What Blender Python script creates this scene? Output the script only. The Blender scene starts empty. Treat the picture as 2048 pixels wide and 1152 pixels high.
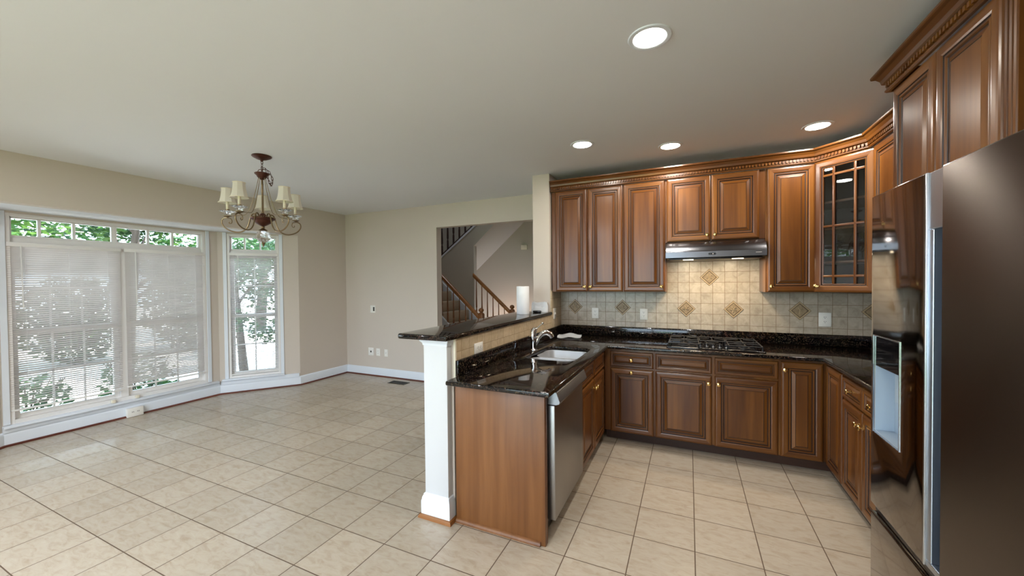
import bpy, bmesh, math, random
from mathutils import Vector, Matrix
R = math.radians
PI = math.pi
sc = bpy.context.scene
COL = sc.collection

# ------------------------------------------------------------------ camera
cam_d = bpy.data.cameras.new('camera')
cam_o = bpy.data.objects.new('camera', cam_d)
COL.objects.link(cam_o)
cam_d.sensor_fit = 'HORIZONTAL'
cam_d.sensor_width = 36.0
cam_d.lens = 769.44 / 2048 * 36.0
cam_d.clip_start = 0.02
cam_d.clip_end = 200
def _cam():
    yaw, pitch, roll = 0.4308, -0.0159, -0.0095
    f = Vector((-math.sin(yaw) * math.cos(pitch), math.cos(yaw) * math.cos(pitch), math.sin(pitch)))
    r = Vector((math.cos(yaw), math.sin(yaw), 0))
    u = r.cross(f)
    r2 = math.cos(roll) * r + math.sin(roll) * u
    u2 = -math.sin(roll) * r + math.cos(roll) * u
    m = Matrix((( r2.x, u2.x, -f.x, 1.347), (r2.y, u2.y, -f.y, -4.291), (r2.z, u2.z, -f.z, 1.512), (0, 0, 0, 1)))
    cam_o.matrix_world = m
_cam()
sc.camera = cam_o

# ------------------------------------------------------------------ world, sun, exposure
SKY_STRENGTH = 5.5
SUN_ENERGY = 12.0
world = bpy.data.worlds.new('sky')
sc.world = world
world.use_nodes = True
wn = world.node_tree
wn.nodes.clear()
_out = wn.nodes.new('ShaderNodeOutputWorld')
_bg = wn.nodes.new('ShaderNodeBackground')
_bg.inputs['Color'].default_value = (0.66, 0.82, 1.0, 1)
_bg.inputs['Strength'].default_value = SKY_STRENGTH
wn.links.new(_bg.outputs[0], _out.inputs[0])
sun_d = bpy.data.lights.new('sun', 'SUN')
sun_d.energy = SUN_ENERGY
sun_d.angle = R(0.6)
sun_d.color = (1.0, 0.95, 0.86)
sun_o = bpy.data.objects.new('sun', sun_d)
COL.objects.link(sun_o)
sun_o.rotation_euler = Vector((-0.62, -0.25, -0.95)).to_track_quat('-Z', 'Y').to_euler()
sc.view_settings.view_transform = 'Standard'
sc.view_settings.look = 'None'
sc.view_settings.gamma = 1.0
sc.view_settings.use_curve_mapping = False
sc.view_settings.exposure = 1.0
sc.cycles.use_denoising = True
sc.cycles.max_bounces = 10
sc.cycles.diffuse_bounces = 5
sc.cycles.glossy_bounces = 5
sc.cycles.transmission_bounces = 6
sc.cycles.transparent_max_bounces = 16
sc.cycles.caustics_reflective = False
sc.cycles.caustics_refractive = False
sc.cycles.sample_clamp_indirect = 6.0

def area_light(name, loc, target, sx, sy, energy, color, portal=False, shape='RECTANGLE', parent=None, spread=None):
    d = bpy.data.lights.new(name, 'AREA')
    d.shape = shape
    d.size = sx
    if shape in ('RECTANGLE', 'ELLIPSE'):
        d.size_y = sy
    d.energy = energy
    d.color = color
    if portal:
        d.cycles.is_portal = True
    if spread:
        d.spread = spread
    o = bpy.data.objects.new(name, d)
    COL.objects.link(o)
    o.rotation_euler = (Vector(target) - Vector(loc)).to_track_quat('-Z', 'Z').to_euler()
    o.location = loc
    if parent is not None:
        o.parent = parent
        o.location = Vector(loc) - wloc(parent)
    return o

def wloc(o):
    v = Vector((0, 0, 0))
    while o is not None:
        v += o.location
        o = o.parent
    return v

# daylight portals in the window openings (they only guide sky sampling)
area_light('portal_bay', (-4.66, -2.15, 1.22), (0, -2.15, 1.22), 1.75, 2.05, 1, (1, 1, 1), True)
area_light('portal_bay_side', (-4.33, -0.74, 1.2), (-3.5, -1.37, 1.2), 0.62, 2.05, 1, (1, 1, 1), True)
area_light('portal_family', (-4.1, -6.2, 1.25), (0, -6.2, 1.25), 2.4, 2.1, 1, (1, 1, 1), True)
area_light('portal_patio', (-0.6, -8.1, 1.2), (-0.6, 0, 1.2), 3.4, 2.3, 1, (1, 1, 1), True)

# ------------------------------------------------------------------ material helpers
def newmat(name):
    m = bpy.data.materials.new(name)
    m.use_nodes = True
    n = m.node_tree
    n.nodes.clear()
    out = n.nodes.new('ShaderNodeOutputMaterial')
    return m, n, out

def setc(sock, c):
    sock.default_value = (c[0], c[1], c[2], 1) if len(c) == 3 else c

def srgb(r, g, b):
    def f(c):
        c /= 255.0
        return c / 12.92 if c <= 0.04045 else ((c + 0.055) / 1.055) ** 2.4
    return (f(r), f(g), f(b))

def plain(name, col, rough=0.5, metal=0.0, spec=0.5, var=0.04, scale=8.0, bump=0.0, emit=None, coat=0.0):
    """principled surface with a faint noise in colour and, if asked, a fine bump"""
    m, n, out = newmat(name)
    p = n.nodes.new('ShaderNodeBsdfPrincipled')
    n.links.new(p.outputs[0], out.inputs[0])
    p.inputs['Roughness'].default_value = rough
    p.inputs['Metallic'].default_value = metal
    p.inputs['Specular IOR Level'].default_value = spec
    if coat:
        p.inputs['Coat Weight'].default_value = coat
        p.inputs['Coat Roughness'].default_value = 0.08
    tc = n.nodes.new('ShaderNodeTexCoord')
    nz = n.nodes.new('ShaderNodeTexNoise')
    nz.inputs['Scale'].default_value = scale
    nz.inputs['Detail'].default_value = 3
    n.links.new(tc.outputs['Object'], nz.inputs['Vector'])
    mx = n.nodes.new('ShaderNodeMix')
    mx.data_type = 'RGBA'
    n.links.new(nz.outputs['Fac'], mx.inputs[0])
    setc(mx.inputs[6], tuple(min(1, c * (1 - var)) for c in col))
    setc(mx.inputs[7], tuple(min(1, c * (1 + var)) for c in col))
    n.links.new(mx.outputs[2], p.inputs['Base Color'])
    if bump:
        b = n.nodes.new('ShaderNodeBump')
        b.inputs['Strength'].default_value = bump
        b.inputs['Distance'].default_value = 0.002
        nz2 = n.nodes.new('ShaderNodeTexNoise')
        nz2.inputs['Scale'].default_value = 160
        n.links.new(tc.outputs['Object'], nz2.inputs['Vector'])
        n.links.new(nz2.outputs['Fac'], b.inputs['Height'])
        n.links.new(b.outputs[0], p.inputs['Normal'])
    if emit:
        setc(p.inputs['Emission Color'], emit[0])
        p.inputs['Emission Strength'].default_value = emit[1]
    return m

def wood(name, horizontal, c_dark, c_mid, c_light, rough=0.30, coat=0.14, grain=1.0):
    m, n, out = newmat(name)
    p = n.nodes.new('ShaderNodeBsdfPrincipled')
    n.links.new(p.outputs[0], out.inputs[0])
    p.inputs['Roughness'].default_value = rough
    p.inputs['Specular IOR Level'].default_value = 0.4
    p.inputs['Coat Weight'].default_value = coat
    p.inputs['Coat Roughness'].default_value = 0.16
    tc = n.nodes.new('ShaderNodeTexCoord')
    oi = n.nodes.new('ShaderNodeObjectInfo')
    mul = n.nodes.new('ShaderNodeMath'); mul.operation = 'MULTIPLY'
    mul.inputs[1].default_value = 37.0
    n.links.new(oi.outputs['Random'], mul.inputs[0])
    mp = n.nodes.new('ShaderNodeMapping')
    mp.inputs['Scale'].default_value = (1.6, 1.6, 26) if horizontal else (24, 24, 1.3)
    n.links.new(tc.outputs['Object'], mp.inputs['Vector'])
    nz = n.nodes.new('ShaderNodeTexNoise')
    nz.noise_dimensions = '4D'
    nz.inputs['Scale'].default_value = 1.0
    nz.inputs['Detail'].default_value = 5
    nz.inputs['Distortion'].default_value = 0.35 * grain
    n.links.new(mp.outputs[0], nz.inputs['Vector'])
    n.links.new(mul.outputs[0], nz.inputs['W'])
    # broad board to board tone, boards about 7 cm wide
    mp2 = n.nodes.new('ShaderNodeMapping')
    mp2.inputs['Scale'].default_value = (0.8, 0.8, 9) if horizontal else (7.5, 7.5, 0.5)
    n.links.new(tc.outputs['Object'], mp2.inputs['Vector'])
    nz2 = n.nodes.new('ShaderNodeTexNoise')
    nz2.noise_dimensions = '4D'
    nz2.inputs['Scale'].default_value = 1.0
    nz2.inputs['Detail'].default_value = 1
    n.links.new(mp2.outputs[0], nz2.inputs['Vector'])
    n.links.new(mul.outputs[0], nz2.inputs['W'])
    ad = n.nodes.new('ShaderNodeMath'); ad.operation = 'ADD'
    n.links.new(nz.outputs['Fac'], ad.inputs[0]); n.links.new(nz2.outputs['Fac'], ad.inputs[1])
    hf = n.nodes.new('ShaderNodeMath'); hf.operation = 'MULTIPLY'; hf.inputs[1].default_value = 0.5
    n.links.new(ad.outputs[0], hf.inputs[0])
    cr = n.nodes.new('ShaderNodeValToRGB')
    e = cr.color_ramp.elements
    e[0].position = 0.34; setc_el(e[0], c_dark)
    e[1].position = 0.66; setc_el(e[1], c_light)
    k = cr.color_ramp.elements.new(0.5); setc_el(k, c_mid)
    n.links.new(hf.outputs[0], cr.inputs[0])
    n.links.new(cr.outputs[0], p.inputs['Base Color'])
    b = n.nodes.new('ShaderNodeBump')
    b.inputs['Strength'].default_value = 0.12
    b.inputs['Distance'].default_value = 0.001
    n.links.new(nz.outputs['Fac'], b.inputs['Height'])
    n.links.new(b.outputs[0], p.inputs['Normal'])
    return m

def setc_el(e, c):
    e.color = (c[0], c[1], c[2], 1)

def tiles(name, axes, off, size, grout_w, grout_col, cols, vein_scale, rough, grout_rough=0.8, bump=0.3, vein=(1, 1, 1)):
    """square tile grid in object space; axes picks the two coordinates"""
    m, n, out = newmat(name)
    p = n.nodes.new('ShaderNodeBsdfPrincipled')
    n.links.new(p.outputs[0], out.inputs[0])
    tc = n.nodes.new('ShaderNodeTexCoord')
    sep = n.nodes.new('ShaderNodeSeparateXYZ')
    n.links.new(tc.outputs['Object'], sep.inputs[0])
    def math_(op, a, b=None):
        k = n.nodes.new('ShaderNodeMath'); k.operation = op
        for i, v in enumerate((a, b)):
            if v is None: continue
            if isinstance(v, (int, float)): k.inputs[i].default_value = v
            else: n.links.new(v, k.inputs[i])
        return k.outputs[0]
    ids, dist = [], []
    for ax, o_ in zip(axes, off):
        v = math_('DIVIDE', math_('SUBTRACT', sep.outputs[ax], o_), size)
        fl = math_('FLOOR', v)
        fr = math_('SUBTRACT', v, fl)
        ids.append(fl)
        dist.append(math_('MINIMUM', fr, math_('SUBTRACT', 1.0, fr)))
    d = math_('MULTIPLY', math_('MINIMUM', dist[0], dist[1]), size)
    mr = n.nodes.new('ShaderNodeMapRange')
    mr.inputs['From Min'].default_value = grout_w * 0.42
    mr.inputs['From Max'].default_value = grout_w * 0.62
    n.links.new(d, mr.inputs['Value'])
    cmb = n.nodes.new('ShaderNodeCombineXYZ')
    n.links.new(ids[0], cmb.inputs[0]); n.links.new(ids[1], cmb.inputs[1])
    wnz = n.nodes.new('ShaderNodeTexWhiteNoise'); wnz.noise_dimensions = '3D'
    n.links.new(cmb.outputs[0], wnz.inputs['Vector'])
    # veins shifted tile by tile
    vadd = n.nodes.new('ShaderNodeVectorMath'); vadd.operation = 'MULTIPLY_ADD'
    n.links.new(wnz.outputs['Color'], vadd.inputs[0])
    vadd.inputs[1].default_value = (9, 9, 9)
    n.links.new(tc.outputs['Object'], vadd.inputs[2])
    mp = n.nodes.new('ShaderNodeMapping')
    mp.inputs['Rotation'].default_value = (0, 0, R(35))
    mp.inputs['Scale'].default_value = vein
    n.links.new(vadd.outputs[0], mp.inputs['Vector'])
    nz = n.nodes.new('ShaderNodeTexNoise')
    nz.inputs['Scale'].default_value = vein_scale
    nz.inputs['Detail'].default_value = 6
    nz.inputs['Roughness'].default_value = 0.62
    nz.inputs['Distortion'].default_value = 0.8
    n.links.new(mp.outputs[0], nz.inputs['Vector'])
    cr = n.nodes.new('ShaderNodeValToRGB')
    e = cr.color_ramp.elements
    e[0].position = 0.3; setc_el(e[0], cols[0])
    e[1].position = 0.72; setc_el(e[1], cols[2])
    k = e.new(0.5); setc_el(k, cols[1])
    n.links.new(nz.outputs['Fac'], cr.inputs[0])
    hsv = n.nodes.new('ShaderNodeHueSaturation')
    mr2 = n.nodes.new('ShaderNodeMapRange')
    mr2.inputs['To Min'].default_value = 0.93; mr2.inputs['To Max'].default_value = 1.05
    n.links.new(wnz.outputs['Value'], mr2.inputs['Value'])
    n.links.new(mr2.outputs[0], hsv.inputs['Value'])
    n.links.new(cr.outputs[0], hsv.inputs['Color'])
    mx = n.nodes.new('ShaderNodeMix'); mx.data_type = 'RGBA'
    n.links.new(mr.outputs[0], mx.inputs[0])
    setc(mx.inputs[6], grout_col)
    n.links.new(hsv.outputs[0], mx.inputs[7])
    n.links.new(mx.outputs[2], p.inputs['Base Color'])
    rr = n.nodes.new('ShaderNodeMapRange')
    rr.inputs['To Min'].default_value = grout_rough; rr.inputs['To Max'].default_value = rough
    n.links.new(mr.outputs[0], rr.inputs['Value'])
    n.links.new(rr.outputs[0], p.inputs['Roughness'])
    b = n.nodes.new('ShaderNodeBump')
    b.inputs['Strength'].default_value = bump; b.inputs['Distance'].default_value = 0.003
    n.links.new(mr.outputs[0], b.inputs['Height'])
    n.links.new(b.outputs[0], p.inputs['Normal'])
    return m

def granite(name):
    m, n, out = newmat(name)
    p = n.nodes.new('ShaderNodeBsdfPrincipled')
    n.links.new(p.outputs[0], out.inputs[0])
    p.inputs['Roughness'].default_value = 0.06
    p.inputs['Specular IOR Level'].default_value = 0.38
    tc = n.nodes.new('ShaderNodeTexCoord')
    vo = n.nodes.new('ShaderNodeTexVoronoi')
    vo.inputs['Scale'].default_value = 125
    n.links.new(tc.outputs['Object'], vo.inputs['Vector'])
    sp = n.nodes.new('ShaderNodeSeparateColor')
    n.links.new(vo.outputs['Color'], sp.inputs[0])
    cr = n.nodes.new('ShaderNodeValToRGB')
    e = cr.color_ramp.elements
    e[0].position = 0.42; setc_el(e[0], (0.003, 0.003, 0.0034))
    e[1].position = 1.0; setc_el(e[1], (0.095, 0.062, 0.042))
    k = e.new(0.72); setc_el(k, (0.022, 0.014, 0.010))
    n.links.new(sp.outputs[0], cr.inputs[0])
    nz = n.nodes.new('ShaderNodeTexNoise'); nz.inputs['Scale'].default_value = 9
    n.links.new(tc.outputs['Object'], nz.inputs['Vector'])
    mx = n.nodes.new('ShaderNodeMix'); mx.data_type = 'RGBA'; mx.blend_type = 'MULTIPLY'
    mx.inputs[0].default_value = 0.6
    n.links.new(cr.outputs[0], mx.inputs[6]); n.links.new(nz.outputs['Color'], mx.inputs[7])
    n.links.new(mx.outputs[2], p.inputs['Base Color'])
    return m

def pane_glass(name, tint=(1, 1, 1), refl=0.5, ior=1.45):
    """thin architectural glass: straight-through plus fresnel mirror"""
    m, n, out = newmat(name)
    tr = n.nodes.new('ShaderNodeBsdfTransparent'); setc(tr.inputs[0], tint)
    gl = n.nodes.new('ShaderNodeBsdfGlossy'); gl.inputs['Roughness'].default_value = 0.01
    fr = n.nodes.new('ShaderNodeFresnel'); fr.inputs['IOR'].default_value = ior
    mx = n.nodes.new('ShaderNodeMixShader')
    n.links.new(fr.outputs[0], mx.inputs[0]); n.links.new(tr.outputs[0], mx.inputs[1]); n.links.new(gl.outputs[0], mx.inputs[2])
    n.links.new(mx.outputs[0], out.inputs[0])
    return m

def crystal(name):
    m, n, out = newmat(name)
    p = n.nodes.new('ShaderNodeBsdfPrincipled')
    p.inputs['Base Color'].default_value = (1, 1, 1, 1)
    p.inputs['Roughness'].default_value = 0.02
    p.inputs['Transmission Weight'].default_value = 1.0
    p.inputs['IOR'].default_value = 1.35
    tc = n.nodes.new('ShaderNodeTexCoord')
    vo = n.nodes.new('ShaderNodeTexVoronoi'); vo.inputs['Scale'].default_value = 55
    n.links.new(tc.outputs['Object'], vo.inputs['Vector'])
    b = n.nodes.new('ShaderNodeBump'); b.inputs['Strength'].default_value = 0.5; b.inputs['Distance'].default_value = 0.01
    n.links.new(vo.outputs['Distance'], b.inputs['Height'])
    n.links.new(b.outputs[0], p.inputs['Normal'])
    n.links.new(p.outputs[0], out.inputs[0])
    return m

def translucent(name, col, amount, rough=0.6):
    m, n, out = newmat(name)
    d = n.nodes.new('ShaderNodeBsdfPrincipled'); setc(d.inputs['Base Color'], col); d.inputs['Roughness'].default_value = rough
    t = n.nodes.new('ShaderNodeBsdfTranslucent')
    tc = n.nodes.new('ShaderNodeTexCoord'); nz = n.nodes.new('ShaderNodeTexNoise'); nz.inputs['Scale'].default_value = 3
    n.links.new(tc.outputs['Object'], nz.inputs['Vector'])
    mc = n.nodes.new('ShaderNodeMix'); mc.data_type = 'RGBA'
    n.links.new(nz.outputs['Fac'], mc.inputs[0]); setc(mc.inputs[6], tuple(c * 0.85 for c in col)); setc(mc.inputs[7], tuple(min(1, c * 1.12) for c in col))
    n.links.new(mc.outputs[2], d.inputs['Base Color']); n.links.new(mc.outputs[2], t.inputs[0])
    mx = n.nodes.new('ShaderNodeMixShader'); mx.inputs[0].default_value = amount
    n.links.new(d.outputs[0], mx.inputs[1]); n.links.new(t.outputs[0], mx.inputs[2]); n.links.new(mx.outputs[0], out.inputs[0])
    return m

def emitter(name, col, strength):
    m, n, out = newmat(name)
    e = n.nodes.new('ShaderNodeEmission'); setc(e.inputs[0], col); e.inputs[1].default_value = strength
    n.links.new(e.outputs[0], out.inputs[0])
    return m

def _brushed_aniso():
    p = [n for n in M['fridge_brushed'].node_tree.nodes if n.type == 'BSDF_PRINCIPLED'][0]
    t = M['fridge_brushed'].node_tree.nodes.new('ShaderNodeTangent'); t.direction_type = 'RADIAL'; t.axis = 'Z'
    M['fridge_brushed'].node_tree.links.new(t.outputs[0], p.inputs['Tangent'])
    p.inputs['Anisotropic'].default_value = 1.0; p.inputs['Anisotropic Rotation'].default_value = 0.25

def brushed(name, col, rough, vertical=True, metal=1.0, aniso=0.0, amt=0.08):
    m, n, out = newmat(name)
    p = n.nodes.new('ShaderNodeBsdfPrincipled')
    setc(p.inputs['Base Color'], col)
    p.inputs['Metallic'].default_value = metal
    tc = n.nodes.new('ShaderNodeTexCoord')
    mp = n.nodes.new('ShaderNodeMapping')
    mp.inputs['Scale'].default_value = (300, 300, 3) if vertical else (4, 4, 400)
    nz = n.nodes.new('ShaderNodeTexNoise'); nz.inputs['Scale'].default_value = 1.0
    n.links.new(tc.outputs['Object'], mp.inputs[0]); n.links.new(mp.outputs[0], nz.inputs['Vector'])
    mr = n.nodes.new('ShaderNodeMapRange')
    mr.inputs['To Min'].default_value = max(0, rough - amt); mr.inputs['To Max'].default_value = rough + amt
    n.links.new(nz.outputs['Fac'], mr.inputs['Value']); n.links.new(mr.outputs[0], p.inputs['Roughness'])
    n.links.new(p.outputs[0], out.inputs[0])
    return m

GX, GY, TS = 0.72098, -0.9656, 0.3271
WT = 0.1050
M = {}
M['wall'] = plain('painted_wall', srgb(205, 195, 184), 0.75, var=0.015, scale=2.0, bump=0.05)
M['hall_wall'] = plain('painted_hall_wall', srgb(188, 182, 170), 0.8, var=0.015, scale=2.0)
M['ceiling'] = plain('painted_ceiling', srgb(224, 226, 230), 0.85, var=0.01, scale=2.0)
M['trim'] = plain('white_trim_paint', srgb(224, 231, 240), 0.35, var=0.01)
M['post'] = plain('post_paint', srgb(206, 208, 210), 0.5, var=0.01)
M['vinyl'] = plain('white_vinyl', srgb(232, 230, 228), 0.4, var=0.01)
M['slat'] = translucent('blind_slat', srgb(224, 220, 219), 0.06, 0.5)
M['shoe'] = wood('red_shoe_moulding', True, (0.075, 0.014, 0.007), (0.10, 0.02, 0.010), (0.14, 0.03, 0.015), 0.35, 0.2)
CD, CM, CL = (0.072, 0.022, 0.0040), (0.128, 0.044, 0.0075), (0.200, 0.077, 0.014)
M['wv'] = wood('cherry_wood', False, CD, CM, CL)
M['wh'] = wood('cherry_wood_rail', True, CD, CM, CL)
M['glaze'] = plain('dark_glaze', (0.018, 0.006, 0.003), 0.4, var=0.2)
M['crown'] = wood('cherry_crown', True, tuple(c * 0.8 for c in CD), tuple(c * 0.8 for c in CM), tuple(c * 0.8 for c in CL))
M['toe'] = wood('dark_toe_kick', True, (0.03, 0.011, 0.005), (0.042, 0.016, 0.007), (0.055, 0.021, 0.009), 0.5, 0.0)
M['panelwood'] = wood('cherry_end_panel', False, (0.125, 0.045, 0.013), (0.18, 0.070, 0.021), (0.225, 0.094, 0.031), 0.42, 0.1, 2.0)
M['oak'] = wood('oak_rail', True, (0.20, 0.075, 0.020), (0.29, 0.115, 0.03), (0.36, 0.16, 0.05), 0.35, 0.2)
M['oakv'] = wood('oak_baluster', False, (0.14, 0.05, 0.015), (0.21, 0.08, 0.022), (0.28, 0.11, 0.035), 0.35, 0.2)
M['shadedwood'] = wood('shaded_stair_wood', False, (0.02, 0.006, 0.004), (0.03, 0.009, 0.006), (0.045, 0.014, 0.008), 0.35, 0.2)  # shadow on the upper balusters is put into this dark colour
M['floor'] = tiles('floor_tile', (0, 1), (GX, GY), TS, 0.0055, srgb(96, 78, 62), [srgb(173, 158, 138), srgb(184, 172, 155), srgb(189, 179, 164)], 15.0, 0.27, vein=(0.8, 2.0, 1))
M['tile_back'] = tiles('wall_tile', (0, 2), (0.1671, 1.2235), WT, 0.003, srgb(120, 98, 72), [srgb(160, 147, 129), srgb(180, 168, 150), srgb(193, 182, 166)], 16, 0.32, vein=(1, 1, 1))
M['tile_side'] = tiles('side_wall_tile', (1, 2), (-0.02, 1.118), WT, 0.003, srgb(150, 128, 98), [srgb(176, 154, 122), srgb(194, 174, 142), srgb(206, 188, 160)], 16, 0.32)
M['accent'] = plain('relief_tile', srgb(150, 130, 100), 0.45, var=0.45, scale=60, bump=0.5)
M['accent_edge'] = plain('relief_tile_border', srgb(176, 154, 120), 0.4, var=0.1, scale=30)
M['accent_dark'] = plain('relief_tile_groove', srgb(92, 72, 50), 0.6, var=0.1)
M['granite'] = granite('black_brown_granite')
M['steel'] = brushed('stainless_steel', (0.62, 0.62, 0.63), 0.26, True)
M['sinksteel'] = brushed('sink_steel', (0.46, 0.48, 0.51), 0.42, False, 0.55)
M['hood'] = brushed('hood_dark_steel', (0.15, 0.155, 0.17), 0.22, False)
M['dwsteel'] = brushed('dishwasher_steel', (0.34, 0.325, 0.31), 0.36, True)
M['dwhandle'] = brushed('dishwasher_handle_steel', (0.30, 0.31, 0.33), 0.40, False)
M['fridge'] = brushed('black_stainless', (0.27, 0.245, 0.225), 0.07, True, amt=0.03)
M['fridge_brushed'] = brushed('brushed_stainless_dark_reflection', (0.14, 0.118, 0.100), 0.24, False, amt=0.0)  # right door's dark reflection is put into a darker base colour
_brushed_aniso()
M['fridge_trim'] = brushed('fridge_trim', (0.42, 0.46, 0.52), 0.32, True)
M['fridge_chrome'] = brushed('fridge_bright_edge', (0.55, 0.60, 0.66), 0.25, True)
M['fridge_body'] = plain('fridge_grey_case', (0.06, 0.06, 0.065), 0.5)
M['disp'] = plain('dispenser_plastic', srgb(150, 165, 180), 0.35)
M['chrome'] = plain('chrome', (0.82, 0.83, 0.85), 0.06, 1.0, var=0.01)
M['brass'] = plain('polished_brass', (0.85, 0.60, 0.24), 0.14, 1.0, var=0.03)
M['oldbrass'] = plain('antique_brass', (0.26, 0.19, 0.11), 0.34, 1.0, var=0.2, scale=40)
M['bronze'] = plain('brown_bronze', (0.085, 0.028, 0.017), 0.38, 0.6, var=0.3, scale=40)
M['black'] = plain('black_plastic', (0.008, 0.008, 0.009), 0.3)
M['blackglass'] = plain('black_glass', (0.004, 0.004, 0.005), 0.04, spec=0.6)
M['iron'] = plain('cast_iron', (0.012, 0.012, 0.013), 0.42, var=0.1)
M['white'] = plain('white_plastic', srgb(236, 234, 228), 0.35, var=0.01)
M['ivory'] = plain('ivory_plastic', srgb(228, 220, 200), 0.4, var=0.01)
M['slot'] = plain('dark_slot', (0.02, 0.018, 0.016), 0.6)
M['paper'] = plain('white_paper', srgb(236, 238, 240), 0.9, var=0.02, scale=30, bump=0.2)
M['bag'] = translucent('thin_white_bag', srgb(225, 230, 234), 0.25, 0.35)
M['shade'] = translucent('cream_lamp_shade', srgb(236, 230, 216), 0.35, 0.8)
M['candle'] = plain('cream_candle', srgb(226, 216, 190), 0.5)
M['crystal'] = crystal('cut_glass')
M['glass'] = pane_glass('window_glass', (0.97, 0.985, 0.98))
M['cabglass'] = pane_glass('cabinet_glass', (0.9, 0.9, 0.9), ior=1.6)
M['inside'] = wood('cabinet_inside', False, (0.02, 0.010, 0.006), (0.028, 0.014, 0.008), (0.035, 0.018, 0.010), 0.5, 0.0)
M['lens'] = emitter('lit_lens', (1.0, 0.93, 0.82), 14.0)
M['hoodlens'] = emitter('hood_lens', (1.0, 0.84, 0.58), 5.0)
M['carpet'] = plain('beige_carpet', srgb(170, 152, 128), 1.0, var=0.12, scale=90, bump=0.6)
M['concrete'] = plain('pale_concrete', (0.62, 0.60, 0.57), 0.9, var=0.08, scale=1.2)
M['lawn'] = plain('lawn_green', (0.11, 0.20, 0.04), 0.95, var=0.4, scale=6)
M['bark'] = plain('tree_bark', (0.06, 0.045, 0.035), 0.9, var=0.35, scale=25, bump=0.6)
M['leaf1'] = translucent('maple_leaf', (0.032, 0.100, 0.022), 0.35)
M['leaf2'] = translucent('dark_leaf', (0.018, 0.065, 0.022), 0.3)
M['leaf3'] = translucent('pale_leaf', (0.075, 0.155, 0.028), 0.4)
M['siding'] = plain('grey_siding', (0.42, 0.42, 0.43), 0.8, var=0.04)
M['roofing'] = plain('asphalt_roof', (0.08, 0.075, 0.07), 0.95, var=0.2, scale=20)
M['hallfloor'] = wood('hall_floor_boards', True, (0.20, 0.10, 0.045), (0.26, 0.13, 0.06), (0.30, 0.16, 0.075), 0.3, 0.2)
M['grille'] = plain('bronze_grille', (0.055, 0.045, 0.03), 0.4, 0.7)

# ------------------------------------------------------------------ mesh helpers
ID = lambda p: Vector(p)

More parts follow.
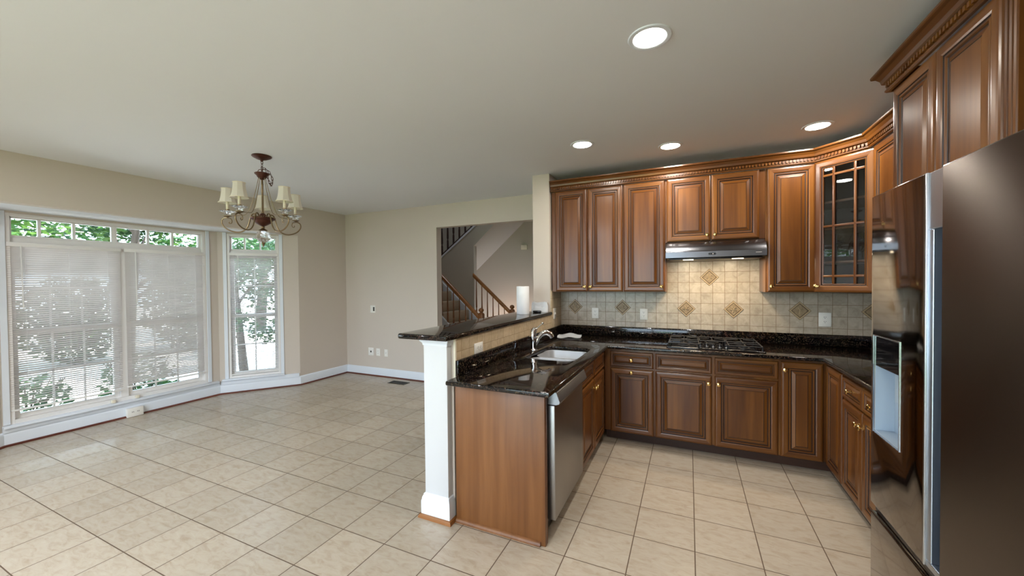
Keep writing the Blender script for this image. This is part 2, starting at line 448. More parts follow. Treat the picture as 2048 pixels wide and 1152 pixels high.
class MB:
    """collects shapes; build() links them as ONE mesh object"""
    def __init__(self):
        self.v = []; self.f = []; self.m = []
    def add(self, verts, faces, mi=0, T=ID):
        b = len(self.v)
        self.v += [T(p) for p in verts]
        for k, f in enumerate(faces):
            self.f.append([b + i for i in f])
            self.m.append(mi if isinstance(mi, int) else mi[k])
        return self
    def box(self, lo, hi, mi=0, T=ID):
        x0, y0, z0 = lo; x1, y1, z1 = hi
        return self.add([(x0, y0, z0), (x1, y0, z0), (x1, y1, z0), (x0, y1, z0), (x0, y0, z1), (x1, y0, z1), (x1, y1, z1), (x0, y1, z1)],
                        [(0, 3, 2, 1), (4, 5, 6, 7), (0, 1, 5, 4), (1, 2, 6, 5), (2, 3, 7, 6), (3, 0, 4, 7)], mi, T)
    def cbox(self, lo, hi, c, mi=0, T=ID):
        """box with chamfered edges"""
        bm = bmesh.new()
        bmesh.ops.create_cube(bm, size=1.0)
        for v in bm.verts:
            v.co = Vector([(lo[i] + hi[i]) / 2 + v.co[i] * (hi[i] - lo[i]) for i in range(3)])
        bmesh.ops.bevel(bm, geom=bm.edges[:], offset=c, segments=2, profile=0.5, affect='EDGES')
        bm.verts.index_update()
        self.add([v.co.copy() for v in bm.verts], [[v.index for v in f.verts] for f in bm.faces], mi, T)
        bm.free()
        return self
    def prism(self, poly, z0, z1, mi=0, T=ID):
        n = len(poly)
        vs = [(p[0], p[1], z0) for p in poly] + [(p[0], p[1], z1) for p in poly]
        fs = [list(range(n))[::-1], list(range(n, 2 * n))] + [(i, (i + 1) % n, n + (i + 1) % n, n + i) for i in range(n)]
        return self.add(vs, fs, mi, T)
    def loft(self, rings, mi=0, T=ID, closed=True, cap0=False, cap1=False):
        n = len(rings[0]); vs = [p for r in rings for p in r]; fs = []
        for a in range(len(rings) - 1):
            for i in range(n if closed else n - 1):
                j = (i + 1) % n
                fs.append((a * n + i, a * n + j, (a + 1) * n + j, (a + 1) * n + i))
        if cap0: fs.append(list(range(n))[::-1])
        if cap1: fs.append([(len(rings) - 1) * n + i for i in range(n)])
        return self.add(vs, fs, mi, T)
    def lathe(self, prof, c, seg=20, mi=0, T=ID, axis='z', cap=True):
        rings = []
        for r, h in prof:
            ring = []
            for i in range(seg):
                a = 2 * PI * i / seg
                p = (r * math.cos(a), r * math.sin(a), h)
                if axis == 'y': p = (p[0], p[2], p[1])
                if axis == 'x': p = (p[2], p[0], p[1])
                ring.append((p[0] + c[0], p[1] + c[1], p[2] + c[2]))
            rings.append(ring)
        return self.loft(rings, mi, T, True, cap, cap)
    def tube(self, pts, r, seg=8, mi=0, T=ID, cap=True, closed=False):
        pts = [Vector(p) for p in pts]; n = len(pts); rings = []
        rr = r if isinstance(r, (list, tuple)) else [r] * n
        up = None
        for i in range(n):
            if closed: t = pts[(i + 1) % n] - pts[i - 1]
            else: t = pts[min(i + 1, n - 1)] - pts[max(i - 1, 0)]
            t.normalize()
            if up is None:
                up = Vector((0, 0, 1)) if abs(t.z) < 0.9 else Vector((1, 0, 0))
            s = t.cross(up)
            if s.length < 1e-6: s = t.cross(Vector((0.3, 1, 0.2)))
            s.normalize(); up = s.cross(t).normalized()
            rings.append([pts[i] + (s * math.cos(2 * PI * k / seg) + up * math.sin(2 * PI * k / seg)) * rr[i] for k in range(seg)])
        if closed: rings.append(rings[0])
        return self.loft(rings, mi, T, True, cap and not closed, cap and not closed)
    def sweep(self, path, prof, mi=0, side=1, cap=True):
        """profile (out, z) carried along a polyline in plan with mitres; out is to the right of travel"""
        P = [Vector((p[0], p[1])) for p in path]; rings = []
        for i in range(len(P)):
            d0 = (P[i] - P[i - 1]).normalized() if i > 0 else None
            d1 = (P[i + 1] - P[i]).normalized() if i < len(P) - 1 else None
            if d0 is None: d0 = d1
            if d1 is None: d1 = d0
            n0 = Vector((d0.y, -d0.x)); n1 = Vector((d1.y, -d1.x))
            b = n0 + n1
            b = b / max(0.25, b.dot(n0))
            rings.append([(P[i].x + b.x * o * side, P[i].y + b.y * o * side, z) for o, z in prof])
        return self.loft(rings, mi, ID, True, cap, cap)
    def ball(self, c, r, seg=14, mi=0, T=ID, sz=1.0):
        prof = [(max(1e-4, r * math.sin(PI * i / 8)), -r * sz * math.cos(PI * i / 8)) for i in range(9)]
        return self.lathe(prof, c, seg, mi, T)
    def build(self, name, mats, parent=None, smooth=35, bevel=0):
        off = wloc(parent) if parent is not None else Vector((0, 0, 0))
        me = bpy.data.meshes.new(name)
        me.from_pydata([(p[0] - off.x, p[1] - off.y, p[2] - off.z) for p in self.v], [], self.f)
        bm = bmesh.new(); bm.from_mesh(me)
        bmesh.ops.recalc_face_normals(bm, faces=bm.faces[:])
        bm.to_mesh(me); bm.free()
        if not isinstance(mats, (list, tuple)): mats = [mats]
        for k in mats: me.materials.append(M[k] if isinstance(k, str) else k)
        me.polygons.foreach_set('material_index', self.m)
        if smooth:
            me.polygons.foreach_set('use_smooth', [True] * len(me.polygons))
            me.set_sharp_from_angle(angle=R(smooth))
        o = bpy.data.objects.new(name, me)
        COL.objects.link(o)
        if parent is not None: o.parent = parent
        if bevel:
            b = o.modifiers.new('edge', 'BEVEL'); b.width = bevel; b.segments = 2; b.limit_method = 'ANGLE'
        return o

def slab(name, outlines, z0, z1, bev, mat, parent=None, T=None, res=2):
    """flat plate from 2D outlines (first outer, then holes) with rounded edges; T maps (a, b, c) to the world"""
    cu = bpy.data.curves.new(name, 'CURVE')
    cu.dimensions = '2D'; cu.fill_mode = 'BOTH'
    cu.extrude = max(1e-5, (z1 - z0) / 2 - bev); cu.bevel_depth = bev; cu.bevel_resolution = res; cu.offset = -bev
    for ol in outlines:
        sp = cu.splines.new('POLY'); sp.points.add(len(ol) - 1)
        for q, p in zip(sp.points, ol): q.co = (p[0], p[1], 0, 1)
        sp.use_cyclic_u = True
    tmp = bpy.data.objects.new(name, cu); COL.objects.link(tmp)
    dg = bpy.context.evaluated_depsgraph_get()
    me = bpy.data.meshes.new_from_object(tmp.evaluated_get(dg))
    bpy.data.objects.remove(tmp); bpy.data.curves.remove(cu)
    off = wloc(parent) if parent is not None else Vector((0, 0, 0))
    for v in me.vertices:
        p = Vector((v.co.x, v.co.y, v.co.z + (z0 + z1) / 2))
        v.co = (T(p) if T else p) - off
    bm = bmesh.new(); bm.from_mesh(me)
    bmesh.ops.remove_doubles(bm, verts=bm.verts[:], dist=1e-5)
    bmesh.ops.recalc_face_normals(bm, faces=bm.faces[:]); bm.to_mesh(me); bm.free()
    me.name = name
    me.materials.clear(); me.materials.append(M[mat])
    me.polygons.foreach_set('material_index', [0] * len(me.polygons))
    me.polygons.foreach_set('use_smooth', [True] * len(me.polygons)); me.set_sharp_from_angle(angle=R(40))
    o = bpy.data.objects.new(name, me); COL.objects.link(o)
    if parent is not None: o.parent = parent
    return o

def rect(x0, y0, x1, y1): return [(x0, y0), (x1, y0), (x1, y1), (x0, y1)]
def rrect(x0, y0, x1, y1, r, n=6):
    out = []
    for cx, cy, a0 in ((x1 - r, y0 + r, -90), (x1 - r, y1 - r, 0), (x0 + r, y1 - r, 90), (x0 + r, y0 + r, 180)):
        for i in range(n + 1):
            a = R(a0 + 90 * i / n); out.append((cx + r * math.cos(a), cy + r * math.sin(a)))
    return out

def thing(name, label, cat, loc=(0, 0, 0), group=None):
    o = bpy.data.objects.new(name, None); COL.objects.link(o)
    o.empty_display_size = 0.05; o.location = loc; o['label'] = label; o['category'] = cat
    if group: o['group'] = group
    return o
def tag(o, label, cat, group=None, kind=None):
    o['label'] = label; o['category'] = cat
    if group: o['group'] = group
    if kind: o['kind'] = kind
    return o
def struct(o, label, cat): return tag(o, label, cat, None, 'structure')
def dup(root, loc, rot=None, label=None):
    r = root.copy(); COL.objects.link(r); r.location = loc
    if rot is not None: r.rotation_euler = (0, 0, rot)
    if label: r['label'] = label
    for ch in list(root.children):
        c = ch.copy(); COL.objects.link(c); c.parent = r
        for g in list(ch.children):
            d = g.copy(); COL.objects.link(d); d.parent = c
    return r

def frame(o, u, w):
    """local (a along, b up, c out) to world"""
    o = Vector(o); u = Vector(u); w = Vector(w); z = Vector((0, 0, 1))
    return lambda p: o + u * p[0] + z * p[1] + w * p[2]

# ------------------------------------------------------------------ room shell
H = 2.67
XL, XR, YF = -3.94, 2.90, 0.47
mb = MB(); mb.box((-6.5, -8.0, -0.1), (XR, 0.6, 0.0)); mb.v = [Vector((max(p.x, -4.66), p.y, p.z)) for p in mb.v]
struct(mb.build('floor', 'floor', smooth=0), 'cream ceramic tile floor with dark grout lines running through kitchen and dining area', 'floor')
mb = MB(); mb.box((XL, -8.0, H), (XR, YF, H + 0.1))
struct(mb.build('ceiling', 'ceiling', smooth=0), 'smooth white painted ceiling', 'ceiling')
# kitchen walls
mb = MB(); mb.box((0.0, 0.0125, 0), (XR + 0.12, 0.12, H))
struct(mb.build('wall_back', 'wall', smooth=0), 'kitchen wall behind the hood and cooktop', 'wall')
mb = MB(); mb.box((XR, -8.0, 0), (XR + 0.12, 0.012, H))
struct(mb.build('wall_right', 'wall', smooth=0), 'wall behind the refrigerator and tall cabinets', 'wall')
# wall end beside the upper cabinets, running back to the dining wall
mb = MB(); mb.box((-0.205, -0.35, 0), (-0.013, 0.59, H))
struct(mb.build('wall_stub', 'wall', smooth=0), 'narrow beige wall end between upper cabinets and stair opening', 'wall')
# far dining wall with opening to the stair hall
OPL, OPR, OPT = -2.075, -0.205, 2.335
TF = lambda p: Vector((p[0], YF + p[2], p[1]))
o = slab('wall_far', [[(XL - 0.12, 0), (OPL, 0), (OPL, OPT), (OPR, OPT), (OPR, H), (XL - 0.12, H)]], 0, 0.12, 0, 'wall', T=TF)
struct(o, 'beige dining wall with outlets and the wide opening to the stairs', 'wall')
# left wall with the bay
BZ = 2.235
A1, B1, B2, A2 = (XL, -0.405), (-4.52, -1.18), (-4.52, -3.03), (XL, -3.80)
TL = lambda p: Vector((XL - p[2], p[0], p[1]))
o = slab('wall_left', [[(-8.0, 0), (A2[1], 0), (A2[1], BZ), (A1[1], BZ), (A1[1], 0), (YF, 0), (YF, H), (-8.0, H)], rect(-7.4, .2, -5.0, 2.3)], 0, 0.10, 0, 'wall', T=TL)
struct(o, 'beige wall and header above the window bay', 'wall')
mb = MB(); mb.prism([(XL - 0.10, A1[1] + 0.1), (-4.66, B1[1] + 0.06), (-4.66, B2[1] - 0.06), (XL - 0.10, A2[1] - 0.1)], BZ, BZ + 0.1)
struct(mb.build('ceiling_bay', 'ceiling', smooth=0), 'white underside of the window bay ceiling', 'ceiling')

WIN_Z0, WIN_Z1 = 0.19, 2.215
def wall_frame(P, Q):
    P = Vector((P[0], P[1], 0)); Q = Vector((Q[0], Q[1], 0)); u = (Q - P).normalized(); w = Vector((u.y, -u.x, 0))
    L = (Q - P).length
    return (lambda p: P + u * p[0] + Vector((0, 0, p[1])) + w * p[2]), L, u, w
# bay walls: local a along the wall, b up, c out into the room
Tb, Lb, ub, wb = wall_frame(B2, B1)       # centre, from near end to far end; w points into the room
Ta, La, ua, wa = wall_frame(B1, A1)       # far angled wall
Tn, Ln, un, wn_ = wall_frame(A2, B2)      # near angled wall
o = slab('wall_bay_center', [rect(0, 0, Lb, BZ), rect(0.05, WIN_Z0, Lb - 0.145, WIN_Z1)], -0.14, 0, 0, 'wall', T=Tb)
struct(o, 'bay wall around the wide double window', 'wall')
o = slab('wall_bay_far', [rect(0, 0, La, BZ), rect(0.105, WIN_Z0, 0.722, WIN_Z1)], -0.14, 0, 0, 'wall', T=Ta)
struct(o, 'angled bay wall around the narrow window', 'wall')
o = slab('wall_bay_near', [rect(0, 0, Ln, BZ), rect(0.25, WIN_Z0, 0.86, WIN_Z1)], -0.14, 0, 0, 'wall', T=Tn)
struct(o, 'angled bay wall at the near side of the window bay', 'wall')
# rear of the room, behind the photographer
TR_ = lambda p: Vector((p[0], -8.0 - p[2], p[1]))
o = slab('wall_rear', [rect(XL - 0.1, 0, XR, H), rect(-2.3, 0.05, 1.1, 2.35)], 0, 0.12, 0, 'wall', T=TR_)
struct(o, 'rear wall behind the photographer with added glazed doors', 'wall')

# ------------------------------------------------------------------ windows
def window_unit(name, T, a0, a1, units, lite_cols, label, transom_bars):
    """units: list of (s0, s1) lower sashes; transom across the full width"""
    z0, z1 = WIN_Z0, WIN_Z1
    root = thing(name, label, 'window', T((a0, z0, 0)))
    root['kind'] = 'structure'
    f = MB()
    fw = 0.03
    D0, D1 = -0.13, -0.004
    f.box((a0, z0, D0), (a0 + fw, z1, D1), 0, T); f.box((a1 - fw, z0, D0), (a1, z1, D1), 0, T)
    f.box((a0 + fw, z1 - fw, D0), (a1 - fw, z1, D1), 0, T); f.box((a0 + fw, z0, D0), (a1 - fw, z0 + 0.045, D1), 0, T)
    f.box((a0 + fw, 1.925, D0), (a1 - fw, 1.985, -0.03), 0, T)          # transom bar
    for k in range(len(units) - 1):
        f.box((units[k][1], z0 + 0.045, D0), (units[k + 1][0], 1.925, -0.03), 0, T)
    f.build('window_frame', 'vinyl', root, 0, 0.003)
    t = MB()
    s0, s1 = a0 + fw, a1 - fw
    t.box((s0, 1.985, -0.10), (s1, 2.008, -0.05), 0, T); t.box((s0, z1 - fw - 0.012, -0.10), (s1, z1 - fw, -0.05), 0, T)
    t.box((s0, 2.008, -0.10), (s0 + 0.02, z1 - fw, -0.05), 0, T); t.box((s1 - 0.02, 2.008, -0.10), (s1, z1 - fw, -0.05), 0, T)
    for b, wd in transom_bars: t.box((b - wd / 2, 2.008, -0.095), (b + wd / 2, z1 - fw - 0.012, -0.06), 0, T)
    t.build('transom_sash', 'vinyl', root, 0, 0.002)
    g = MB(); g.box((s0 + 0.02, 2.008, -0.078), (s1 - 0.02, z1 - fw - 0.012, -0.074), 0, T)
    g.build('transom_pane', 'glass', root, 0)
    for (u0, u1) in units:
        for (zz0, zz1, dd) in ((z0 + 0.045, 1.085, -0.075), (1.045, 1.925, -0.105)):
            s = MB(); w = 0.042
            s.box((u0, zz0, dd - 0.02), (u0 + w, zz1, dd + 0.02), 0, T); s.box((u1 - w, zz0, dd - 0.02), (u1, zz1, dd + 0.02), 0, T)
            s.box((u0 + w, zz0, dd - 0.02), (u1 - w, zz0 + w, dd + 0.02), 0, T); s.box((u0 + w, zz1 - w, dd - 0.02), (u1 - w, zz1, dd + 0.02), 0, T)
            for i in range(1, lite_cols):
                a = u0 + w + (u1 - u0 - 2 * w) * i / lite_cols
                s.box((a - 0.008, zz0 + w, dd - 0.006), (a + 0.008, zz1 - w, dd + 0.006), 0, T)
            zm = (zz0 + zz1) / 2
            s.box((u0 + w, zm - 0.008, dd - 0.006), (u1 - w, zm + 0.008, dd + 0.006), 0, T)
            sash = s.build('sash', 'vinyl', root, 0, 0.002)
            p = MB(); p.box((u0 + w, zz0 + w, dd - 0.003), (u1 - w, zz1 - w, dd + 0.0), 0, T)
            p.build('pane', 'glass', sash, 0)
    c = MB()                                                            # inner casing strip, stool and apron
    c.box((a0 - 0.045, z0 + 0.012, 0.0), (a0 - 0.002, BZ - 0.004, 0.012), 0, T); c.box((a1 + 0.002, z0 + 0.012, 0.0), (a1 + 0.045, BZ - 0.004, 0.012), 0, T)
    return root, c

wb_root, c = window_unit('window_1', Tb, 0.05, Lb - 0.145, [(0.08, 0.845), (0.915, 1.675)], 3, 'wide white bay window pair with a six-light transom', [(0.28, 0.022), (0.52, 0.022), (0.833, 0.045), (1.135, 0.022), (1.377, 0.022)])
c.build('casing', 'trim', wb_root, 0, 0.003)
s = MB(); s.cbox((-0.002, 0.172, -0.03), (Lb - 0.03, 0.196, 0.055), 0.005, 0, Tb); s.box((0.0, 0.13, 0.0), (Lb - 0.012, 0.172, 0.018), 0, Tb)
s.build('sill', 'trim', wb_root)
wa_root, c = window_unit('window_2', Ta, 0.105, 0.722, [(0.135, 0.692)], 2, 'narrow white angled bay window with a three-light transom', [(0.305, 0.02), (0.49, 0.02)])
c.build('casing', 'trim', wa_root, 0, 0.003)
s = MB(); s.cbox((0.03, 0.182, -0.03), (0.77, 0.206, 0.05), 0.005, 0, Ta); s.box((0.012, 0.13, 0.0), (La - 0.012, 0.182, 0.016), 0, Ta)
s.build('sill', 'trim', wa_root)
wc_root, c = window_unit('window_3', Tn, 0.25, 0.86, [(0.28, 0.83)], 2, 'narrow bay window at the near side, outside the picture', [(0.45, 0.02), (0.64, 0.02)])
c.build('casing', 'trim', wc_root, 0, 0.003)
# unseen family room window, added to bring in more daylight
fw_ = thing('window_added', 'added wide white window behind the photographer, for more daylight', 'window', (XL, -6.2, .2)); fw_['kind'] = 'structure'
f = MB()
for a in (-7.4, -6.23, -5.06): f.box((a, .2, .02), (a + .06, 2.3, .08), 0, TL)
f.box((-7.34, .2, .02), (-5.06, .26, .08), 0, TL); f.box((-7.34, 2.24, .02), (-5.06, 2.3, .08), 0, TL)
f.build('window_frame', 'vinyl', fw_, 0)
g = MB(); g.box((-7.34, .26, .048), (-5.06, 2.24, .052), 0, TL); g.build('pane', 'glass', fw_, 0)
# unseen glazed rear doors, added as a daylight source
dr = thing('door_added', 'added wide white glazed doors in the rear wall, a daylight source', 'door', (-0.6, -8.0, 0.05)); dr['kind'] = 'structure'
f = MB()
for a in (-2.3, -0.64, 1.06): f.box((a, 0.05, 0.02), (a + 0.08 if a < 1 else a + 0.04, 2.35, 0.09), 0, TR_)
f.box((-2.3, 0.05, 0.02), (1.1, 0.15, 0.09), 0, TR_); f.box((-2.3, 2.27, 0.02), (1.1, 2.35, 0.09), 0, TR_)
f.build('door_frame', 'vinyl', dr, 0)
g = MB(); g.box((-2.22, 0.15, 0.05), (-0.64, 2.27, 0.054), 0, TR_); g.box((-0.56, 0.15, 0.05), (1.06, 2.27, 0.054), 0, TR_)
g.build('pane', 'glass', dr, 0)

# ------------------------------------------------------------------ blinds
def blind(name, T, a0, a1, ztop, zbot, tilt, label, wand_a):
    root = thing('window_blind', label, 'blind', T(((a0 + a1) / 2, zbot, -0.005)), 'white slatted window blinds')
    h = MB(); h.cbox((a0, ztop - 0.028, -0.028), (a1, ztop + 0.012, 0.012), 0.003, 0, T); h.build('headrail', 'vinyl', root)
    s = MB(); z = ztop - 0.04; k = 0
    cd = -0.008
    while z > zbot + 0.03:
        tt = tilt[0] + (tilt[1] - tilt[0]) * (ztop - z) / (ztop - zbot)
        ca, sa = math.cos(R(tt)) * 0.0125, math.sin(R(tt)) * 0.0125
        ring = []
        for a in (a0 + 0.004, a1 - 0.004):
            ring.append([(a, z - sa, cd - ca), (a, z + 0.0022, cd), (a, z + sa, cd + ca)])
        s.loft(ring, 0, T, closed=False)
        z -= 0.0212
    s.build('slats', 'slat', root)
    b = MB(); b.cbox((a0 + 0.002, zbot, cd - 0.012), (a1 - 0.002, zbot + 0.016, cd + 0.012), 0.003, 0, T); b.build('bottom_rail', 'vinyl', root)
    c = MB()
    for q in (0.14, 0.5, 0.86):
        a = a0 + (a1 - a0) * q
        c.tube([T((a, ztop - 0.03, cd + 0.012)), T((a, zbot + 0.012, cd + 0.012))], 0.0009, 5)
        c.tube([T((a, ztop - 0.03, cd - 0.012)), T((a, zbot + 0.012, cd - 0.012))], 0.0009, 5)
    c.build('cords', 'vinyl', root)
    w = MB(); w.tube([T((wand_a, ztop - 0.02, 0.016)), T((wand_a + 0.004, ztop - 0.62, 0.018))], 0.0045, 6); w.build('wand', 'vinyl', root)
    return root
blind('blind', Tb, 0.052, 0.862, 1.925, 0.315, (60, 38), 'white slatted blind on the left half of the wide window', 0.14)
blind('blind', Tb, 0.895, 1.70, 1.925, 0.335, (54, 60), 'nearly closed white slatted blind on the right half of the wide window', 0.985)
blind('blind', Ta, 0.128, 0.708, 1.945, 0.245, (38, 18), 'white slatted blind on the narrow angled window', 0.23)
for a, where in ((0.765, 'under the left blind'), (0.971, 'under the right blind')):
    k = MB(); k.cbox((a - 0.018, 0.197, 0.0), (a + 0.018, 0.232, 0.03), 0.006, 0, Tb)
    tag(k.build('blind_bracket', 'ivory'), 'small tan plastic bracket on the window stool ' + where, 'bracket', 'blind hold-down brackets')

# ------------------------------------------------------------------ baseboards and trim
BP = [(0, 0), (0.017, 0), (0.017, 0.098), (0.013, 0.112), (0.010, 0.122), (0.006, 0.132), (0, 0.136)]
SH = [(0.017, 0), (0.034, 0), (0.033, 0.009), (0.028, 0.016), (0.017, 0.019)]
pl = [(XL, -8.0), A2, B2, B1, A1, (XL, YF)]
mb = MB(); mb.sweep(pl, BP); struct(mb.build('baseboard_left', 'trim'), 'white baseboard along the window wall and bay', 'baseboard')
mb = MB(); mb.sweep(pl, SH); struct(mb.build('trim_1', 'shoe'), 'reddish wood shoe moulding along the window wall', 'trim')
pf = [(XL + 0.017, YF), (OPL, YF), (OPL, YF + 0.12)]
mb = MB(); mb.sweep(pf, BP); struct(mb.build('baseboard_far', 'trim'), 'white baseboard along the dining wall', 'baseboard')
mb = MB(); mb.sweep(pf, SH); struct(mb.build('trim_2', 'shoe'), 'reddish wood shoe moulding along the dining wall', 'trim')

# ------------------------------------------------------------------ half wall and post under the bar
mb = MB(); mb.box((-0.195, -2.23, 0), (-0.016, -0.352, 1.152))
struct(mb.build('wall_peninsula', 'wall', smooth=0), 'half wall carrying the raised bar top', 'wall')
pt = thing('bar_post', 'square white post at the end of the raised bar', 'post', (-0.12, -2.25, 0))
mb = MB(); mb.cbox((-0.208, -2.282, 0.0), (-0.03, -2.232, 1.152), 0.003); mb.build('shaft', 'post', pt)
pc = [(-0.208, -2.232), (-0.208, -2.282), (-0.03, -2.282), (-0.03, -2.232)]
mb = MB(); mb.sweep(pc, [(0, 0.0), (0.020, 0.0), (0.020, 0.105), (0.016, 0.118), (0.016, 0.126), (0.009, 0.140), (0.007, 0.150), (0, 0.155)]); mb.build('base_moulding', 'trim', pt)
mb = MB(); mb.sweep(pc, [(0.020, 0.0), (0.036, 0.0), (0.034, 0.012), (0.028, 0.021), (0.020, 0.024)]); mb.build('shoe_moulding', 'oak', pt)
mb = MB(); mb.sweep(pc, [(0, 1.112), (0.004, 1.112), (0.006, 1.125), (0.018, 1.138), (0.022, 1.152), (0, 1.152)]); mb.build('cap_moulding', 'trim', pt)
# tile on the half wall's kitchen side and on the wall end
tb = thing('bar_backsplash', 'beige tile strip between the sink counter and bar top', 'backsplash', (0, -1.3, 1.0))
mb = MB(); mb.box((-0.013, -2.215, 1.0), (0.0, -0.352, 1.152)); mb.build('tile_field', 'tile_side', tb, 0)
mb = MB(); mb.box((-0.015, -2.23, 0.9), (-0.001, -2.216, 1.152)); mb.build('edge_trim', 'ivory', tb, 0)
tb2 = MB(); tb2.box((-0.013, -0.348, 1.0), (0.0, 0.0, 1.408))
tag(tb2.build('side_backsplash', 'tile_side', smooth=0), 'beige tile patch on the wall end beside the left upper cabinet', 'backsplash')

# ------------------------------------------------------------------ back wall tile with relief diamonds
bs = thing('tile_backsplash', 'beige tile backsplash with relief diamonds behind the cooktop', 'backsplash', (1.5, 0, 1.0))
mb = MB(); mb.box((0.0, 0.0, 1.0), (XR, 0.012, 1.9)); mb.build('tile_field', 'tile_back', bs, 0)
def diamond(x, z, r=0.083):
    d = MB()
    T = lambda p: Vector((x + p[0], -p[2], z + p[1]))
    def ring(q, c): return [(q, 0, c), (0, q, c), (-q, 0, c), (0, -q, c)]
    d.loft([ring(r + .003, 0.0), ring(r + .003, 0.002)], 2, T); d.loft([ring(r + .003, .002), ring(r, .002)], 2, T)
    d.loft([ring(r, 0.002), ring(r - .002, 0.006), ring(r - .016, .006)], 1, T)
    d.loft([ring(r - .016, .006), ring(r - .018, .003), ring(r - .023, .003)], 2, T)
    d.loft([ring(r - .023, .003), ring(r - .026, .005)], 0, T, cap1=True)
    for k in range(5):
        a = 2 * PI * k / 5 + 0.4
        pts = [(0.006 * math.cos(a), 0.006 * math.sin(a), .006), (0.02 * math.cos(a + .5), 0.02 * math.sin(a + .5), .008), (0.034 * math.cos(a + .25), 0.034 * math.sin(a + .25), .006)]
        d.tube(pts, [0.003, 0.005, 0.002], 6, 1 if k % 2 else 0, T)
    d.ball((0, 0, .006), .007, 8, 1, T)
    return d.build('relief_tile', ['accent', 'accent_edge', 'accent_dark'], bs)
for x, z in ((0.167, 1.2235), (0.693, 1.2235), (1.323, 1.2235), (1.741, 1.2235), (2.269, 1.2235), (2.79, 1.2235), (1.532, 1.5385)):
    diamond(x, z)

# ------------------------------------------------------------------ cabinet joinery
def panel_front(name, T, w, h, parent, k=1.0, horizontal=False, glass=False):
    """raised panel door or drawer front: mitred frame, glazed grooves, raised field"""
    prof = [(0, 0), (0, .010), (.003, .016), (.009, .0195), (.018, .021), (.040, .0205), (.048, .018), (.0505, .0135), (.0545, .0135),
            (.0565, .0165), (.063, .0165), (.066, .0115), (.0685, .009), (.073, .009), (.095, .0172), (.0965, .0155), (.0985, .0155), (.100, .017)]
    gl = {7, 8, 12, 13, 15, 16}
    lim = min(w, h) / 2 * 0.78
    k = min(k, lim / .100)
    mb = MB()
    prev = None
    for q, (i, c) in enumerate(prof):
        i *= k
        ring = [(i, i, c), (w - i, i, c), (w - i, h - i, c), (i, h - i, c)]
        if prev is not None:
            for a in range(4):
                b = (a + 1) % 4
                mi = 2 if q in gl else (1 if a in (0, 2) else 0)
                mb.add([prev[a], prev[b], ring[b], ring[a]], [(0, 1, 2, 3)], mi, T)
        prev = ring
    mb.add(prev, [(0, 1, 2, 3)], 1 if horizontal else 0, T)
    mb.add([(0, 0, 0), (w, 0, 0), (w, h, 0), (0, h, 0)], [(3, 2, 1, 0)], 0, T)
    return mb.build(name, ['wv', 'wh', 'glaze'], parent, 30)

def knob(T, a, b, parent, c=.021):
    m = MB()
    TT = lambda p: T((a + p[0] * 1.12, b + p[1] * 1.12, c + p[2]))
    m.lathe([(.010, 0), (.010, .003), (.0055, .006), (.005, .014), (.0075, .017), (.0125, .0195), (.0155, .024), (.0145, .029), (.009, .032), (.001, .033)], (0, 0, 0), 14, 0, TT)
    return m.build('knob', 'brass', parent)

FT = .021                                       # door thickness
def base_body(T, w, d, parent, hollow=False, h=0.878, toe=True):
    m = MB()
    if hollow:
        m.box((0, .1, -d), (.018, h, 0), 0, T); m.box((w - .018, .1, -d), (w, h, 0), 0, T)
        m.box((.018, .1, -d), (w - .018, .118, 0), 0, T); m.box((.018, .118, -d), (w - .018, h, -d + .01), 0, T)
        m.box((.018, .118, -.018), (w - .018, .14, 0), 0, T); m.box((.018, .70, -.018), (w - .018, .72, 0), 0, T); m.box((.018, h - .03, -.018), (w - .018, h, 0), 0, T)
        m.box((w / 2 - .02, .14, -.018), (w / 2 + .02, h - .03, 0), 0, T)
    else:
        m.box((0, .1, -d), (w, h, 0), 0, T)
    m.build('cabinet_body', 'wv', parent, 0, .0015)
    if toe:
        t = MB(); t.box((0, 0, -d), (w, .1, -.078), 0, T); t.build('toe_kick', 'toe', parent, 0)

YB = -0.63 + FT                                 # back run body face
# --- back run
def back_frame(x): return frame((x, YB, 0), (1, 0, 0), (0, -1, 0))
D_ = 0.60
T0 = back_frame(0.618)
cab = thing('base_cabinet', 'narrow base cabinet with one drawer and one door left of the cooktop', 'cabinet', (0.84, -0.3, 0), 'cherry base cabinets')
base_body(T0, 1.063 - 0.618, D_, cab)
T = back_frame(0.673); p = panel_front('drawer', back_frame(0.673), .382, .142, cab, .62, True); 
TT = frame((0.673, YB, .712), (1, 0, 0), (0, -1, 0))
bpy.data.objects.remove(p)
p = panel_front('drawer', TT, .382, .142, cab, .62, True); knob(TT, .191, .071, p)
TT = frame((0.673, YB, .098), (1, 0, 0), (0, -1, 0)); p = panel_front('door', TT, .382, .598, cab); knob(TT, .191, .572, p)
cab = thing('base_cabinet', 'wide two-door base cabinet with false drawers under the cooktop', 'cabinet', (1.53, -0.3, 0), 'cherry base cabinets')
base_body(back_frame(1.063), 1.999 - 1.063, D_, cab)
for x, kx in ((1.073, .425), (1.545, .028)):
    TT = frame((x, YB, .712), (1, 0, 0), (0, -1, 0)); panel_front('false_drawer', TT, .45, .142, cab, .62, True)
    TT = frame((x, YB, .098), (1, 0, 0), (0, -1, 0)); p = panel_front('door', TT, .45, .598, cab); knob(TT, kx, .535, p)
